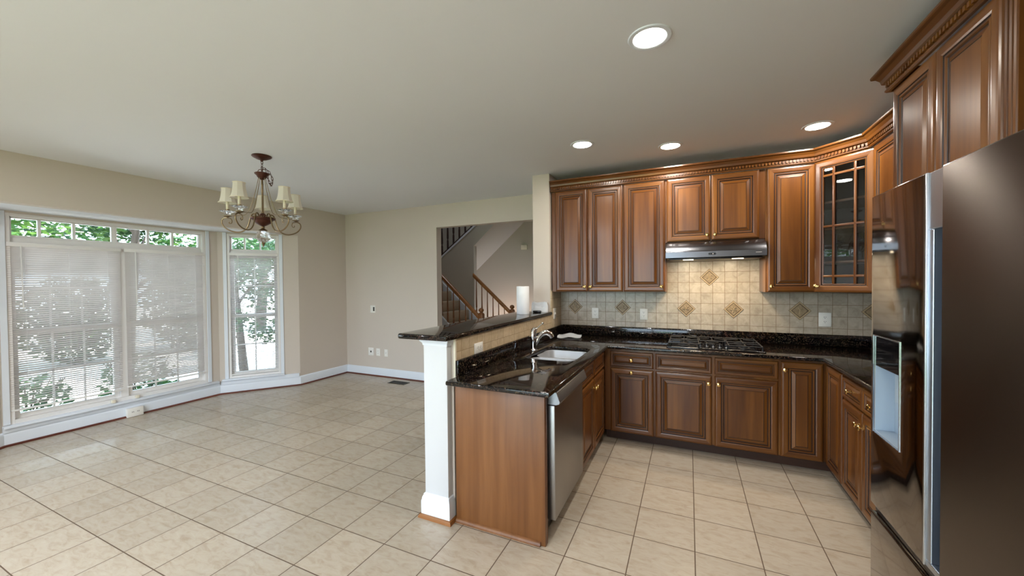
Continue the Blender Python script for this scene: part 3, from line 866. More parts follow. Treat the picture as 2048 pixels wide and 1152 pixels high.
# corner cabinet with a door leaf on each run
XRF = 2.29 + FT                                 # right run body face
cab = thing('corner_cabinet', 'corner base cabinet with two full-height door leaves', 'cabinet', (2.55, -0.3, 0), 'cherry base cabinets')
m = MB(); m.prism([(1.999, -.005), (1.999, YB), (XRF, YB), (XRF, -.98), (2.89, -.98), (2.89, -.005)], .1, .878); m.build('cabinet_body', 'wv', cab, 0)
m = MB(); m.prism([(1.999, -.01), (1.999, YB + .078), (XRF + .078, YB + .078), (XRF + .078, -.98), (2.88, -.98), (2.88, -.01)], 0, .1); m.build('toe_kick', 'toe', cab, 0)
TT = frame((2.013, YB, .098), (1, 0, 0), (0, -1, 0)); p = panel_front('door', TT, .272, .76, cab); knob(TT, .024, .70, p)
TT = frame((XRF, -.652, .098), (0, -1, 0), (-1, 0, 0)); panel_front('door', TT, .315, .76, cab)
# right run
cab = thing('base_cabinet', 'two-drawer two-door base cabinet beside the refrigerator', 'cabinet', (2.6, -1.3, 0), 'cherry base cabinets')
base_body(frame((XRF, -.98, 0), (0, -1, 0), (-1, 0, 0)), .69, .58, cab)
for y, kx in ((-.992, .295), (-1.325, .026)):
    TT = frame((XRF, y, .712), (0, -1, 0), (-1, 0, 0)); p = panel_front('drawer', TT, .322, .142, cab, .62, True); knob(TT, .16, .071, p)
    TT = frame((XRF, y, .098), (0, -1, 0), (-1, 0, 0)); p = panel_front('door', TT, .322, .598, cab); knob(TT, kx, .52, p)
# --- sink run (faces +x)
XS = 0.63 - FT
cab = thing('sink_cabinet', 'two-door base cabinet under the sink', 'cabinet', (0.3, -1.06, 0), 'cherry base cabinets')
TS_ = frame((XS, -1.53, 0), (0, 1, 0), (1, 0, 0))
base_body(TS_, 1.53 - 0.632, .585, cab, hollow=True)
for y, kx in ((-1.518, .385), (-1.092, .026)):
    TT = frame((XS, y, .712), (0, 1, 0), (1, 0, 0)); panel_front('false_drawer', TT, .412, .142, cab, .62, True)
    TT = frame((XS, y, .098), (0, 1, 0), (1, 0, 0)); p = panel_front('door', TT, .412, .598, cab); knob(TT, kx, .53, p)
# end panel
ep = thing('end_panel', 'plain wood end panel of the sink run, facing the room', 'panel', (0.3, -2.24, 0))
m = MB(); m.cbox((0.008, -2.25, .0), (0.604, -2.208, .880), .002); m.build('panel_board', 'panelwood', ep)
m = MB(); m.sweep([(0.010, -2.25), (0.575, -2.25)], [(0, 0), (.016, 0), (.0155, .01), (.010, .020), (0, .025)]); m.build('shoe_moulding', 'panelwood', ep)
# dishwasher
dw = thing('dishwasher', 'stainless steel dishwasher under the sink counter', 'dishwasher', (0.3, -1.87, 0))
m = MB(); m.box((.03, -2.205, .09), (.585, -1.535, .868)); m.build('tub_case', 'black', dw, 0)
m = MB(); m.cbox((.588, -2.175, .115), (.640, -1.535, .790), .006); m.build('door', 'dwsteel', dw)
m = MB(); m.loft([[(.590, y, .795), (.648, y, .795), (.668, y, .802), (.672, y, .815), (.652, y, .868), (.640, y, .874), (.590, y, .874)] for y in (-2.178, -1.533)], cap0=True, cap1=True); m.build('handle_panel', 'dwhandle', dw, 50, .002)
m = MB(); m.box((.50, -2.17, .0), (.56, -1.54, .09)); m.build('kick_plate', 'black', dw, 0)

# ------------------------------------------------------------------ countertop
ct = thing('countertop', 'black speckled granite countertop around three sides of the kitchen', 'countertop', (1.0, -0.5, .884))
CE = 0.664
sink_hole = rrect(.165, -1.52, .560, -.905, .075)
slab('counter_slab', [[(.002, -.002), (.002, -2.345), (CE, -2.345), (CE, -.692), (2.262, -.692), (2.262, -1.675), (2.898, -1.675), (2.898, -.002)], sink_hole], .884, .914, .009, 'granite', ct)
m = MB()
m.cbox((.002, -2.232, .9145), (.021, -.021, 1.016), .003); m.cbox((.022, -.021, .9145), (2.876, -.002, 1.016), .003); m.cbox((2.877, -1.675, .9145), (2.898, -.002, 1.016), .003)
m.build('upstand', 'granite', ct)
bt = tag(slab('raised_counter', [rrect(-.362, -2.352, .016, -.354, .012)], 1.1525, 1.187, .012, 'granite', res=4), 'long black granite raised bar top', 'bar top')

# ------------------------------------------------------------------ sink and faucet
sk = thing('sink', 'double-bowl stainless undermount sink', 'sink', (.36, -1.2, .7))
def bowl(x0, y0, x1, y1, depth, r, name):
    m = MB()
    z = .882
    rings = [[(a, b, zz) for a, b in rrect(x0 + i, y0 + i, x1 - i, y1 - i, max(.012, r - i))] for i, zz in ((-.012, z - .001), (0, z - .001), (.004, z - .012), (.012, z - depth + .03), (.03, z - depth + .004), (.05, z - depth))]
    m.loft(rings, 0, ID, cap1=True)
    b = m.build(name, 'sinksteel', sk, 50)
    d = MB(); d.lathe([(.042, .001), (.042, .004), (.034, .006), (.030, .002), (.005, .001)], ((x0 + x1) / 2, (y0 + y1) / 2, z - depth), 20)
    d.build('drain', 'steel', b)
bowl(.172, -1.505, .553, -1.287, .17, .07, 'bowl')
bowl(.172, -1.262, .553, -.918, .19, .07, 'bowl')
fa = thing('faucet', 'chrome single-lever kitchen faucet behind the sink', 'faucet', (.115, -1.17, .914))
fx, fy = .115, -1.17
m = MB(); m.lathe([(.034, .914), (.034, .920), (.027, .926), (.025, .945), (.026, .985), (.027, 1.02), (.030, 1.035)], (fx, fy, 0), 20)
m.tube([(fx, fy, 1.0), (fx - .006, fy - .004, 1.04), (fx - .004, fy - .002, 1.075), (fx + .010, fy + .01, 1.098), (fx + .024, fy + .022, 1.104)], [.028, .030, .028, .022, .010], 16); m.build('faucet_body', 'chrome', fa)
m = MB(); m.tube([(fx + .010, fy + .008, .960), (fx + .030, fy + .030, 1.015), (fx + .056, fy + .056, 1.054), (fx + .086, fy + .086, 1.064), (fx + .112, fy + .112, 1.046), (fx + .124, fy + .124, 1.018)], [.016, .018, .021, .026, .028, .024], 14); m.build('spout', 'chrome', fa)
m = MB(); m.tube([(fx + .018, fy + .016, 1.098), (fx + .040, fy + .038, 1.122), (fx + .060, fy + .056, 1.142)], [.006, .0045, .004], 8); m.ball((fx + .063, fy + .059, 1.146), .011); m.build('lever', 'chrome', fa)

# ------------------------------------------------------------------ cooktop
ck = thing('cooktop', 'black gas cooktop set in the granite', 'cooktop', (1.54, -.35, .914))
slab('glass_plate', [rrect(1.165, -.615, 1.918, -.095, .012)], .9145, .924, .003, 'blackglass', ck)
def burner(x, y, r):
    m = MB(); m.lathe([(r + .018, .9242), (r + .016, .930), (r, .932), (r, .938), (r * .8, .944), (r * .3, .946), (.001, .946)], (x, y, 0), 20); m.build('burner', 'iron', ck)
for x, y, r in ((1.305, -.475, .036), (1.305, -.215, .030), (1.54, -.235, .045), (1.775, -.475, .030), (1.775, -.215, .036)): burner(x, y, r)
def grate(x0, x1, y0, y1, centers):
    m = MB(); z = .957; w = .0055
    def bar(a, b): m.tube([a, b], w, 6)
    c = [(x0, y0), (x1, y0), (x1, y1), (x0, y1)]
    for i in range(4):
        a, b = c[i], c[(i + 1) % 4]; bar((a[0], a[1], z), (b[0], b[1], z))
        m.tube([(a[0], a[1], z), (a[0], a[1], .9245)], [w, w * 1.3], 6)
    for (cx, cy) in centers:
        for dx, dy in ((1, 0), (-1, 0), (0, 1), (0, -1)):
            ex = x1 if dx > 0 else x0 if dx < 0 else cx; ey = cy + dy * .125 if dy else cy
            m.tube([(ex, ey, z), (cx + dx * .05, cy + dy * .05, z + .004), (cx + dx * .022, cy + dy * .022, z + .003)], [w, w, w * .8], 6)
    if len(centers) > 1: bar((x0, (y0 + y1) / 2, z), (x1, (y0 + y1) / 2, z))
    m.build('grate', 'iron', ck)
grate(1.185, 1.425, -.595, -.105, [(1.305, -.475), (1.305, -.215)])
grate(1.435, 1.645, -.36, -.105, [(1.54, -.235)])
grate(1.655, 1.895, -.595, -.105, [(1.775, -.475), (1.775, -.215)])
for k in range(5):
    m = MB(); x = 1.44 + k * .05; y = -.50 - .012 * k
    m.lathe([(.020, .9242), (.020, .930), (.016, .934), (.0145, .952), (.012, .955), (.001, .955)], (x, y, 0), 16); m.box((x - .003, y - .015, .955), (x + .003, y + .015, .962)); m.build('control_knob', 'black', ck)

# ------------------------------------------------------------------ upper cabinets
YU = -.335 + FT
ZU0, ZU1 = 1.40, 2.475
def upper(name, x0, x1, z0, doors, label, zb=None):
    cab = thing(name, label, 'cabinet', ((x0 + x1) / 2, -.16, z0), 'cherry wall cabinets')
    m = MB(); m.box((x0, YU, z0), (x1, -.002, ZU1)); m.build('cabinet_body', 'wv', cab, 0, .0015)
    for (dx, w, kx) in doors:
        TT = frame((dx, YU, z0 + .004), (1, 0, 0), (0, -1, 0)); p = panel_front('door', TT, w, ZU1 - .008 - z0, cab); knob(TT, kx, .05, p)
    return cab
upper('wall_cabinet', .002, .752, ZU0, [(.045, .345, .318), (.396, .349, .028)], 'tall two-door wall cabinet next to the wall end')
upper('wall_cabinet', .752, 1.146, ZU0, [(.756, .384, .354)], 'tall single-door wall cabinet left of the hood')
upper('wall_cabinet', 1.146, 1.952, 1.872, [(1.158, .372, .343), (1.536, .372, .028)], 'short two-door wall cabinet above the range hood')
upper('wall_cabinet', 1.954, 2.308, ZU0, [(1.966, .338, .028)], 'tall single-door wall cabinet right of the hood')
# diagonal glass cabinet
gc = thing('glass_cabinet', 'diagonal corner wall cabinet with a glass mullion door', 'cabinet', (2.6, -.3, ZU0), 'cherry wall cabinets')
P = [(2.310, -.012), (2.310, YU), (2.596, -.600), (2.888, -.600), (2.888, -.012)]
Pin = [(2.325, -.025), (2.325, YU - .0), (2.60, -.585), (2.875, -.585), (2.875, -.025)]
m = MB()
m.prism(P, ZU0, ZU0 + .018); m.prism(P, ZU1 - .018, ZU1)
m.box((2.310, -.30, ZU0 + .018), (2.325, -.012, ZU1 - .018)); m.box((2.325, -.026, ZU0 + .018), (2.888, -.012, ZU1 - .018)); m.box((2.874, -.600, ZU0 + .018), (2.888, -.026, ZU1 - .018)); m.box((2.60, -.600, ZU0 + .018), (2.874, -.586, ZU1 - .018))
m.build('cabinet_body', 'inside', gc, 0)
for z in (1.655, 1.925, 2.14):
    m = MB(); m.prism([(2.327, -.028), (2.327, -.325), (2.602, -.583), (2.872, -.583), (2.872, -.028)], z - .018, z); m.build('shelf', 'wh', gc, 0)
dA = Vector((2.302, -.327, 0)); dB = Vector((2.598, -.618, 0)); du = (dB - dA).normalized(); dwv = Vector((du.y, -du.x, 0))
TD = frame((dA.x, dA.y, ZU0 + .004), du, dwv); DW = (dB - dA).length; DH = ZU1 - .008 - ZU0
def glass_door(T, w, h):
    prof = [(0, 0), (0, .010), (.003, .016), (.009, .0195), (.018, .021), (.044, .0205), (.054, .018), (.057, .013), (.061, .013), (.063, .015), (.068, .012), (.068, 0)]
    mb = MB(); prev = None
    for q, (i, c) in enumerate(prof):
        ring = [(i, i, c), (w - i, i, c), (w - i, h - i, c), (i, h - i, c)]
        if prev is not None:
            for a in range(4):
                b = (a + 1) % 4
                mb.add([prev[a], prev[b], ring[b], ring[a]], [(0, 1, 2, 3)], 2 if q in (7, 8) else (1 if a in (0, 2) else 0), T)
        prev = ring
    i = .068
    for a in (.142, w - .128): mb.cbox((a - .009, i, .004), (a + .009, h - i, .018), .003, 0, T)
    for b in (.130, .530, h - .128): mb.cbox((i, b - .009, .004), (w - i, b + .009, .018), .003, 1, T)
    d = mb.build('door', ['wv', 'wh', 'glaze'], gc, 30)
    g = MB(); g.box((i, i, .001), (w - i, h - i, .004), 0, T); g.build('pane', 'cabglass', d, 0)
    knob(T, .028, .05, d)
glass_door(TD, DW, DH)
# right wall upper cabinets
XU = 2.585
cab = thing('wall_cabinet', 'tall two-door wall cabinet on the right wall beside the glass cabinet', 'cabinet', (2.75, -1.1, ZU0), 'cherry wall cabinets')
m = MB(); m.box((XU, -1.678, ZU0), (2.898, -.604, ZU1)); m.build('cabinet_body', 'wv', cab, 0)
for y, kx in ((-.640, .475), (-1.152, .028)):
    TT = frame((XU, y, ZU0 + .004), (0, -1, 0), (-1, 0, 0)); p = panel_front('door', TT, .505, ZU1 - .008 - ZU0, cab); knob(TT, kx, .05, p)
# tall pantry
pn = thing('pantry_cabinet', 'tall two-door pantry cabinet rising behind the refrigerator', 'cabinet', (2.6, -2.1, 0))
m = MB(); m.box((XRF, -2.50, 0.1), (2.898, -1.682, ZU1)); m.build('cabinet_body', 'wv', pn, 0)
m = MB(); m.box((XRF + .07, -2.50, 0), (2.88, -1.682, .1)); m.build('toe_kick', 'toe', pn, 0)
for y, w, kx in ((-1.687, .366, .338), (-2.060, .374, .028)):
    TT = frame((XRF, y, 1.30), (0, -1, 0), (-1, 0, 0)); p = panel_front('door', TT, w, ZU1 - .008 - 1.30, pn); knob(TT, kx, .05, p)
    TT = frame((XRF, y, .104), (0, -1, 0), (-1, 0, 0)); p = panel_front('door', TT, w, 1.185, pn); knob(TT, kx, 1.12, p)
m = MB(); TT = frame((XRF, -2.437, .1), (0, -1, 0), (-1, 0, 0))
m.box((.003, 0, 0), (.063, ZU1 - .1, .012), 0, TT)
for k in range(3): m.tube([TT((.013 + k * .02, .0, .010)), TT((.013 + k * .02, ZU1 - .1, .010))], .0085, 8)
m.build('fluted_stile', 'wv', pn)
oc = thing('wall_cabinet', 'deep two-door cabinet above the refrigerator', 'cabinet', (2.6, -2.95, 1.9), 'cherry wall cabinets')
m = MB(); m.box((2.36, -3.42, 1.88), (2.898, -2.502, ZU1)); m.build('cabinet_body', 'wv', oc, 0)
for y, kx in ((-2.51, .42), (-2.966, .028)):
    TT = frame((2.36, y, 1.884), (0, -1, 0), (-1, 0, 0)); p = panel_front('door', TT, .448, ZU1 - .008 - 1.884, oc); knob(TT, kx, .05, p)
# crown moulding with dentils
CP = [(-.002, 2.472), (.010, 2.472), (.016, 2.478), (.016, 2.485), (.011, 2.488), (.011, 2.513), (.020, 2.517), (.026, 2.522), (.030, 2.540), (.044, 2.558), (.056, 2.563), (.060, 2.568), (.060, 2.578), (-.002, 2.578)]
path = [(.0, -.335), (2.299, -.335), (2.588, -.622), (2.564, -.66), (2.564, -1.661), (2.29, -1.661), (2.29, -2.50), (2.29, -3.42)]
path = [(.0, -.335), (2.299, -.335), (2.564, -.600), (2.564, -1.661), (2.29, -1.661), (2.29, -3.42)]
cw = thing('crown_moulding', 'dark cherry crown moulding with dentils along the cabinet tops', 'moulding', (1.2, -.335, 2.47))
m = MB(); m.sweep(path, CP); m.build('moulding', 'crown', cw, 25)
m = MB(); PV = [Vector((p[0], p[1])) for p in path]
for i in range(len(PV) - 1):
    d = PV[i + 1] - PV[i]; L = d.length; d.normalize(); n_ = Vector((d.y, -d.x)); k = .012
    while k < L - .008:
        q = PV[i] + d * k
        T = frame((q.x, q.y, 2.492), (d.x, d.y, 0), (n_.x, n_.y, 0)); m.box((0, -.001, .010), (.0135, .019, .0225), 0, T); k += .0245
m.build('dentils', 'wv', cw, 0)

# ------------------------------------------------------------------ range hood
hd = thing('range_hood', 'dark stainless range hood under the short cabinets', 'range hood', (1.54, -.25, 1.7))
def hood_ring(x): return [(x, -.004, 1.712), (x, -.004, 1.869), (x, -.345, 1.869), (x, -.385, 1.853), (x, -.425, 1.825), (x, -.455, 1.793), (x, -.466, 1.772), (x, -.476, 1.770), (x, -.480, 1.766), (x, -.480, 1.716), (x, -.474, 1.711), (x, -.466, 1.712)]
m = MB(); m.loft([hood_ring(1.155), hood_ring(1.942)], cap0=True, cap1=True); m.build('canopy', 'hood', hd, 28)
m = MB(); m.cbox((1.18, -.455, 1.698), (1.917, -.03, 1.7115), .004); m.build('filter_panel', 'black', hd)
for x in (1.30, 1.69):
    m = MB(); m.box((x, -.462, 1.694), (x + .085, -.435, 1.698)); lens = m.build('light_lens', 'hoodlens', hd, 0)
m = MB(); m.prism(rrect(1.505, 1.733, 1.565, 1.752, .009), 0, .003, 0, lambda p: Vector((p[0], -.480 - p[2], p[1]))); cpn = m.build('control_pad', 'black', hd)
m = MB(); m.lathe([(.004, .003), (.004, .005), (.001, .005)], (0, 0, 0), 10, 0, lambda p: Vector((1.54 + p[0], -.480 - p[2], 1.7425 + p[1]))); m.build('button', 'chrome', cpn)
m = MB()
for k in range(6): m.box((1.862 + k * .0075, -.4812, 1.742), (1.8675 + k * .0075, -.480, 1.747))
m.build('maker_mark', 'chrome', hd, 0)
for x in (1.345, 1.735): area_light('hood_lamp', (x, -.36, 1.692), (x, -.30, 1.0), .09, .05, 1.9, (1.0, .80, .54), parent=hd)

# ------------------------------------------------------------------ refrigerator (front faces -x)
fr = thing('refrigerator', 'tall black stainless french-door refrigerator with dispenser', 'refrigerator', (2.4, -2.93, 0))
FX = 1.938
m = MB(); m.cbox((2.015, -3.345, .03), (2.86, -2.512, 1.785), .006); m.build('case', 'fridge_body', fr)
TFd = lambda p: Vector((FX + p[2], p[0], p[1]))          # (y, z, depth)
dy0, dy1, dz0, dz1 = -2.716, -2.534, .976, 1.312
ld = slab('door', [rrect(-2.853, .715, -2.512, 1.800, .004), rect(dy0, dz0, dy1, dz1)], 0, .07, .004, 'fridge', fr, TFd)
hb = MB()
hb.box((FX + .004, -2.926, 1.643), (FX + .066, -2.858, 1.797)); hb.box((FX + .004, -2.926, .716), (FX + .066, -2.858, .735))
hb.box((FX + .050, -2.926, .735), (FX + .066, -2.858, 1.643)); hb.box((FX + .004, -2.882, .735), (FX + .050, -2.858, 1.643)); hb.box((FX + .012, -2.926, .735), (FX + .050, -2.920, 1.643))
hb.build('handle_pocket', 'fridge_trim', fr, 0, .002)
m = MB(); m.cbox((FX - .001, -2.8585, .716), (FX + .06, -2.853, 1.799), .002); m.build('door_edge', 'fridge_chrome', fr)
rings = []
for i in range(13):
    q = i / 12; y = -2.929 - q * .416; bow = .0 * math.sin(PI * q) ** 0.8
    rings.append([(FX - bow, y, .715), (FX - bow, y, 1.800), (FX + .07, y, 1.800), (FX + .07, y, .715)])
m = MB(); m.loft(rings, cap0=True, cap1=True); m.build('door', 'fridge_brushed', fr, 30, .003)
m = MB(); m.cbox((FX, -3.345, .065), (FX + .07, -2.512, .685), .006); fz = m.build('freezer_drawer', 'fridge', fr)
m = MB(); m.cbox((FX + .012, -3.34, .687), (FX + .06, -2.516, .712), .003); m.build('drawer_grip', 'black', fr)
m = MB(); m.box((FX + .08, -3.34, .0), (FX + .5, -2.52, .03)); m.build('foot_rail', 'black', fr, 0)
dp = MB()
D = .055
dp.box((FX + D, dy0, dz0), (FX + D + .004, dy1, dz1)); dp.box((FX + .004, dy0, dz0), (FX + D, dy0 + .003, dz1)); dp.box((FX + .004, dy1 - .003, dz0), (FX + D, dy1, dz1)); dp.box((FX + .004, dy0, dz1 - .003), (FX + D, dy1, dz1)); dp.box((FX + .004, dy0, dz0), (FX + D, dy1, dz0 + .004))
dpo = dp.build('dispenser', 'disp', fr, 0)
m = MB(); m.box((FX + .002, dy0 + .002, 1.208), (FX + D - .004, dy1 - .002, 1.310)); m.build('control_panel', 'blackglass', dpo, 0, .002)
m = MB()
for a, b in (((dy0 - .003, dz0 - .003), (dy0, dz1 + .003)), ((dy1, dz0 - .003), (dy1 + .003, dz1 + .003)), ((dy0, dz1), (dy1, dz1 + .003)), ((dy0, dz0 - .003), (dy1, dz0))):
    m.box((FX - .002, a[0], a[1]), (FX + .003, b[0], b[1]))
m.build('bezel', 'fridge_chrome', dpo, 0)
m = MB(); m.box((FX + .03, -2.645, 1.10), (FX + .05, -2.605, 1.205)); m.build('paddle', 'disp', dpo, 0, .003)

# ------------------------------------------------------------------ recessed ceiling lights
def downlight(x, y, label, power, col=(1.0, .92, .82)):
    r = thing('recessed_light', label, 'ceiling light', (x, y, H), 'recessed ceiling lights')
    m = MB(); m.lathe([(.075, -.004), (.082, -.007), (.097, -.005), (.100, 0)], (x, y, H), 32, cap=False); m.build('trim_ring', 'trim', r)
    m = MB(); m.lathe([(.0755, -.0042), (.04, -.0075), (.001, -.008)], (x, y, H), 32, cap=False); m.build('lens', 'lens', r)
    area_light('downlight_lamp', (x, y, H - .012), (x, y, 0), .14, .14, power, col, shape='DISK', parent=r, spread=R(180))
downlight(1.18, -2.33, 'largest lit recessed light, nearest over the kitchen floor', 5)
downlight(.53, -1.06, 'lit recessed light over the sink counter', 5)
downlight(1.205, -.69, 'lit recessed light in front of the hood cabinets', 7)
downlight(2.235, -.66, 'lit recessed light by the glass corner cabinet', 6)
# the kitchen's other light, behind the photographer
downlight(1.2, -5.0, 'lit recessed light behind the photographer', 5)
for k, (qx, qy) in enumerate([(-2.4, -4.9), (-.6, -5.6), (-2.4, -6.8), (1.2, -7.0), (-.6, -7.2)]):  # unseen fill lamps, added to brighten the whole room
    downlight(qx, qy, ['added recessed fill light over the family area by the bay', 'added recessed fill light in the middle of the family area', 'added recessed fill light near the family area window', 'added recessed fill light by the rear wall corner', 'added recessed fill light before the rear glazed doors'][k], 25, (.93, .96, 1.0))

# ------------------------------------------------------------------ chandelier
cx, cy = -2.156, -2.056
ch = thing('chandelier', 'five-arm bronze chandelier with cream shades over the dining floor', 'chandelier', (cx, cy, H))
m = MB(); m.lathe([(.078, 2.669), (.080, 2.664), (.070, 2.655), (.040, 2.640), (.014, 2.632), (.010, 2.622), (.004, 2.618)], (cx, cy, 0), 28); m.build('canopy', 'bronze', ch)
def link(c, d, s, ln=.017, w=.009, r=.0022):
    c = Vector(c); d = Vector(d).normalized(); s = Vector(s); s = (s - d * s.dot(d)).normalized()
    return [c + d * (ln * math.cos(2 * PI * i / 12)) + s * (w * math.sin(2 * PI * i / 12)) for i in range(12)], r
m = MB()
for k in range(4):
    pts, r = link((cx + .002, cy, 2.612 - k * .026), (0, 0, 1), (1, 0, 0) if k % 2 else (0, 1, 0)); m.tube(pts, r, 6, closed=True)
vr = Vector((math.cos(.4308), math.sin(.4308), 0))          # direction of the slack chain
loop = [(.004, 2.56), (.03, 2.555), (.055, 2.535), (.074, 2.51), (.088, 2.48), (.094, 2.45), (.090, 2.425), (.080, 2.405), (.070, 2.42), (.060, 2.445), (.052, 2.47), (.045, 2.5)]
for k in range(len(loop) - 1):
    a, b = loop[k], loop[k + 1]; c = Vector((cx, cy, 0)) + vr * ((a[0] + b[0]) / 2) + Vector((0, 0, (a[1] + b[1]) / 2)); d = vr * (b[0] - a[0]) + Vector((0, 0, b[1] - a[1]))
    side = Vector((0, 0, 1)).cross(vr) if k % 2 else vr.cross(Vector((0, 0, 1))).cross(d)
    pts, r = link(c, d, side, .019, .008); m.tube(pts, r, 6, closed=True)
m.build('chain', 'bronze', ch)
m = MB()
for sg in (-1, 1): m.tube([Vector((cx, cy, 2.515)) + vr * (.018 * sg + .020 * math.cos(t)) + Vector((0, 0, .022 * math.sin(t) + .012)) for t in [2 * PI * i / 12 for i in range(12)]], .003, 6, closed=True)
m.build('hanging_loop', 'bronze', ch)
m = MB(); m.lathe([(.003, 2.512), (.020, 2.513), (.052, 2.517), (.060, 2.512), (.058, 2.505), (.045, 2.494), (.036, 2.476), (.022, 2.464), (.012, 2.455), (.003, 2.452)], (cx, cy, 0), 24); m.build('top_cup', 'bronze', ch)
m = MB(); m.lathe([(.0085, 2.46), (.0085, 2.42), (.010, 2.415), (.0085, 2.41), (.0085, 2.17), (.012, 2.165), (.012, 2.155), (.008, 2.15)], (cx, cy, 0), 14); m.build('stem', 'oldbrass', ch)
m = MB(); m.lathe([(.006, 2.158), (.018, 2.150), (.028, 2.138), (.034, 2.122), (.060, 2.116), (.092, 2.113), (.100, 2.106), (.097, 2.098), (.078, 2.088), (.070, 2.078), (.066, 2.068), (.048, 2.056), (.030, 2.045), (.016, 2.038), (.004, 2.036)], (cx, cy, 0), 32); bw = m.build('bowl', 'bronze', ch)
m = MB()
for k in range(36):
    a = 2 * PI * k / 36; m.ball((cx + .095 * math.cos(a), cy + .095 * math.sin(a), 2.112), .0055, 6)
m.build('bead_rim', 'oldbrass', bw)
m = MB(); m.lathe([(.010, 2.038), (.016, 2.03), (.011, 2.02), (.020, 2.01), (.034, 2.002), (.038, 1.995), (.02, 1.992)], (cx, cy, 0), 24); m.build('ball_cap', 'oldbrass', ch)
m = MB(); m.lathe([(.012, 1.892), (.016, 1.886), (.012, 1.878), (.006, 1.872), (.009, 1.866), (.006, 1.858), (.002, 1.85)], (cx, cy, 0), 16); m.build('finial', 'oldbrass', ch)
m = MB(); m.ball((cx, cy, 1.943), .060, 24, sz=.9); m.build('glass_ball', 'crystal', ch)
th0 = R(147.4)
arm_prof = [(.050, 2.100), (.056, 2.128), (.070, 2.146), (.090, 2.140), (.104, 2.112), (.114, 2.070), (.130, 2.025), (.160, 1.992), (.205, 1.978), (.255, 1.985), (.305, 2.010), (.336, 2.050), (.336, 2.085), (.315, 2.103), (.290, 2.106)]
scroll = [(.290, 2.100), (.268, 2.098), (.256, 2.080), (.258, 2.060), (.272, 2.052), (.280, 2.062), (.274, 2.070)]
strand = [(.030, 2.475), (.045, 2.40), (.066, 2.32), (.092, 2.23), (.118, 2.17), (.150, 2.135), (.20, 2.128), (.262, 2.122)]
for k in range(5):
    a = th0 + 2 * PI * k / 5; e = Vector((math.cos(a), math.sin(a), 0)); C0 = Vector((cx, cy, 0))
    def rp(r, z): return C0 + e * r * .952 + Vector((0, 0, z))
    def smooth(pts, n=3):
        P = [Vector((p[0], p[1], 0)) for p in pts]; out = []
        for i in range(len(P) - 1):
            p0, p1, p2, p3 = P[max(0, i - 1)], P[i], P[i + 1], P[min(len(P) - 1, i + 2)]
            for s in range(n):
                t = s / n
                out.append(0.5 * ((2 * p1) + (p2 - p0) * t + (2 * p0 - 5 * p1 + 4 * p2 - p3) * t * t + (3 * p1 - p0 - 3 * p2 + p3) * t ** 3))
        out.append(P[-1]); return [(q.x, q.y) for q in out]
    m = MB(); m.tube([rp(*q) for q in smooth(arm_prof)], .0058, 8); m.tube([rp(*q) for q in smooth(scroll)], .0035, 6)
    arm = m.build('arm', 'oldbrass', ch)
    m = MB(); m.tube([rp(*q) for q in smooth(strand)], .0028, 6); m.build('strand', 'oldbrass', ch)
    q = rp(.29, 0)
    m = MB(); m.lathe([(.006, 2.104), (.010, 2.108), (.022, 2.112), (.033, 2.118), (.034, 2.122), (.012, 2.120)], q, 18); m.build('drip_pan', 'oldbrass', arm)
    m = MB(); m.lathe([(.013, 2.158), (.015, 2.160), (.015, 2.178), (.012, 2.180)], q, 14); m.build('socket_cup', 'oldbrass', arm)
    m = MB(); m.lathe([(.012, 2.122), (.022, 2.124), (.026, 2.135), (.022, 2.146), (.040, 2.152), (.058, 2.160), (.060, 2.162), (.040, 2.156), (.015, 2.155)], q, 20, cap=False); m.build('glass_bobeche', 'crystal', arm)
    m = MB(); m.lathe([(.0115, 2.178), (.0115, 2.262)], q, 12); m.build('candle_sleeve', 'candle', arm)
    m = MB()
    sp = [(.066, 2.236), (.059, 2.258), (.053, 2.283), (.049, 2.310), (.046, 2.338), (.045, 2.362)]
    rings = []
    for r, z in sp:
        rings.append([(q.x + r * (1 - .07 * abs(math.sin(4 * t))) * math.cos(t), q.y + r * (1 - .07 * abs(math.sin(4 * t))) * math.sin(t), z) for t in [2 * PI * i / 32 for i in range(32)]])
    m.loft(rings); m.build('lamp_shade', 'shade', arm)
    for r, z in ((.066, 2.237), (.045, 2.361)):
        m = MB(); m.tube([(q.x + r * math.cos(t), q.y + r * math.sin(t), z) for t in [2 * PI * i / 28 for i in range(28)]], .0028, 6, closed=True)
        m.build('shade_band', 'candle', arm)

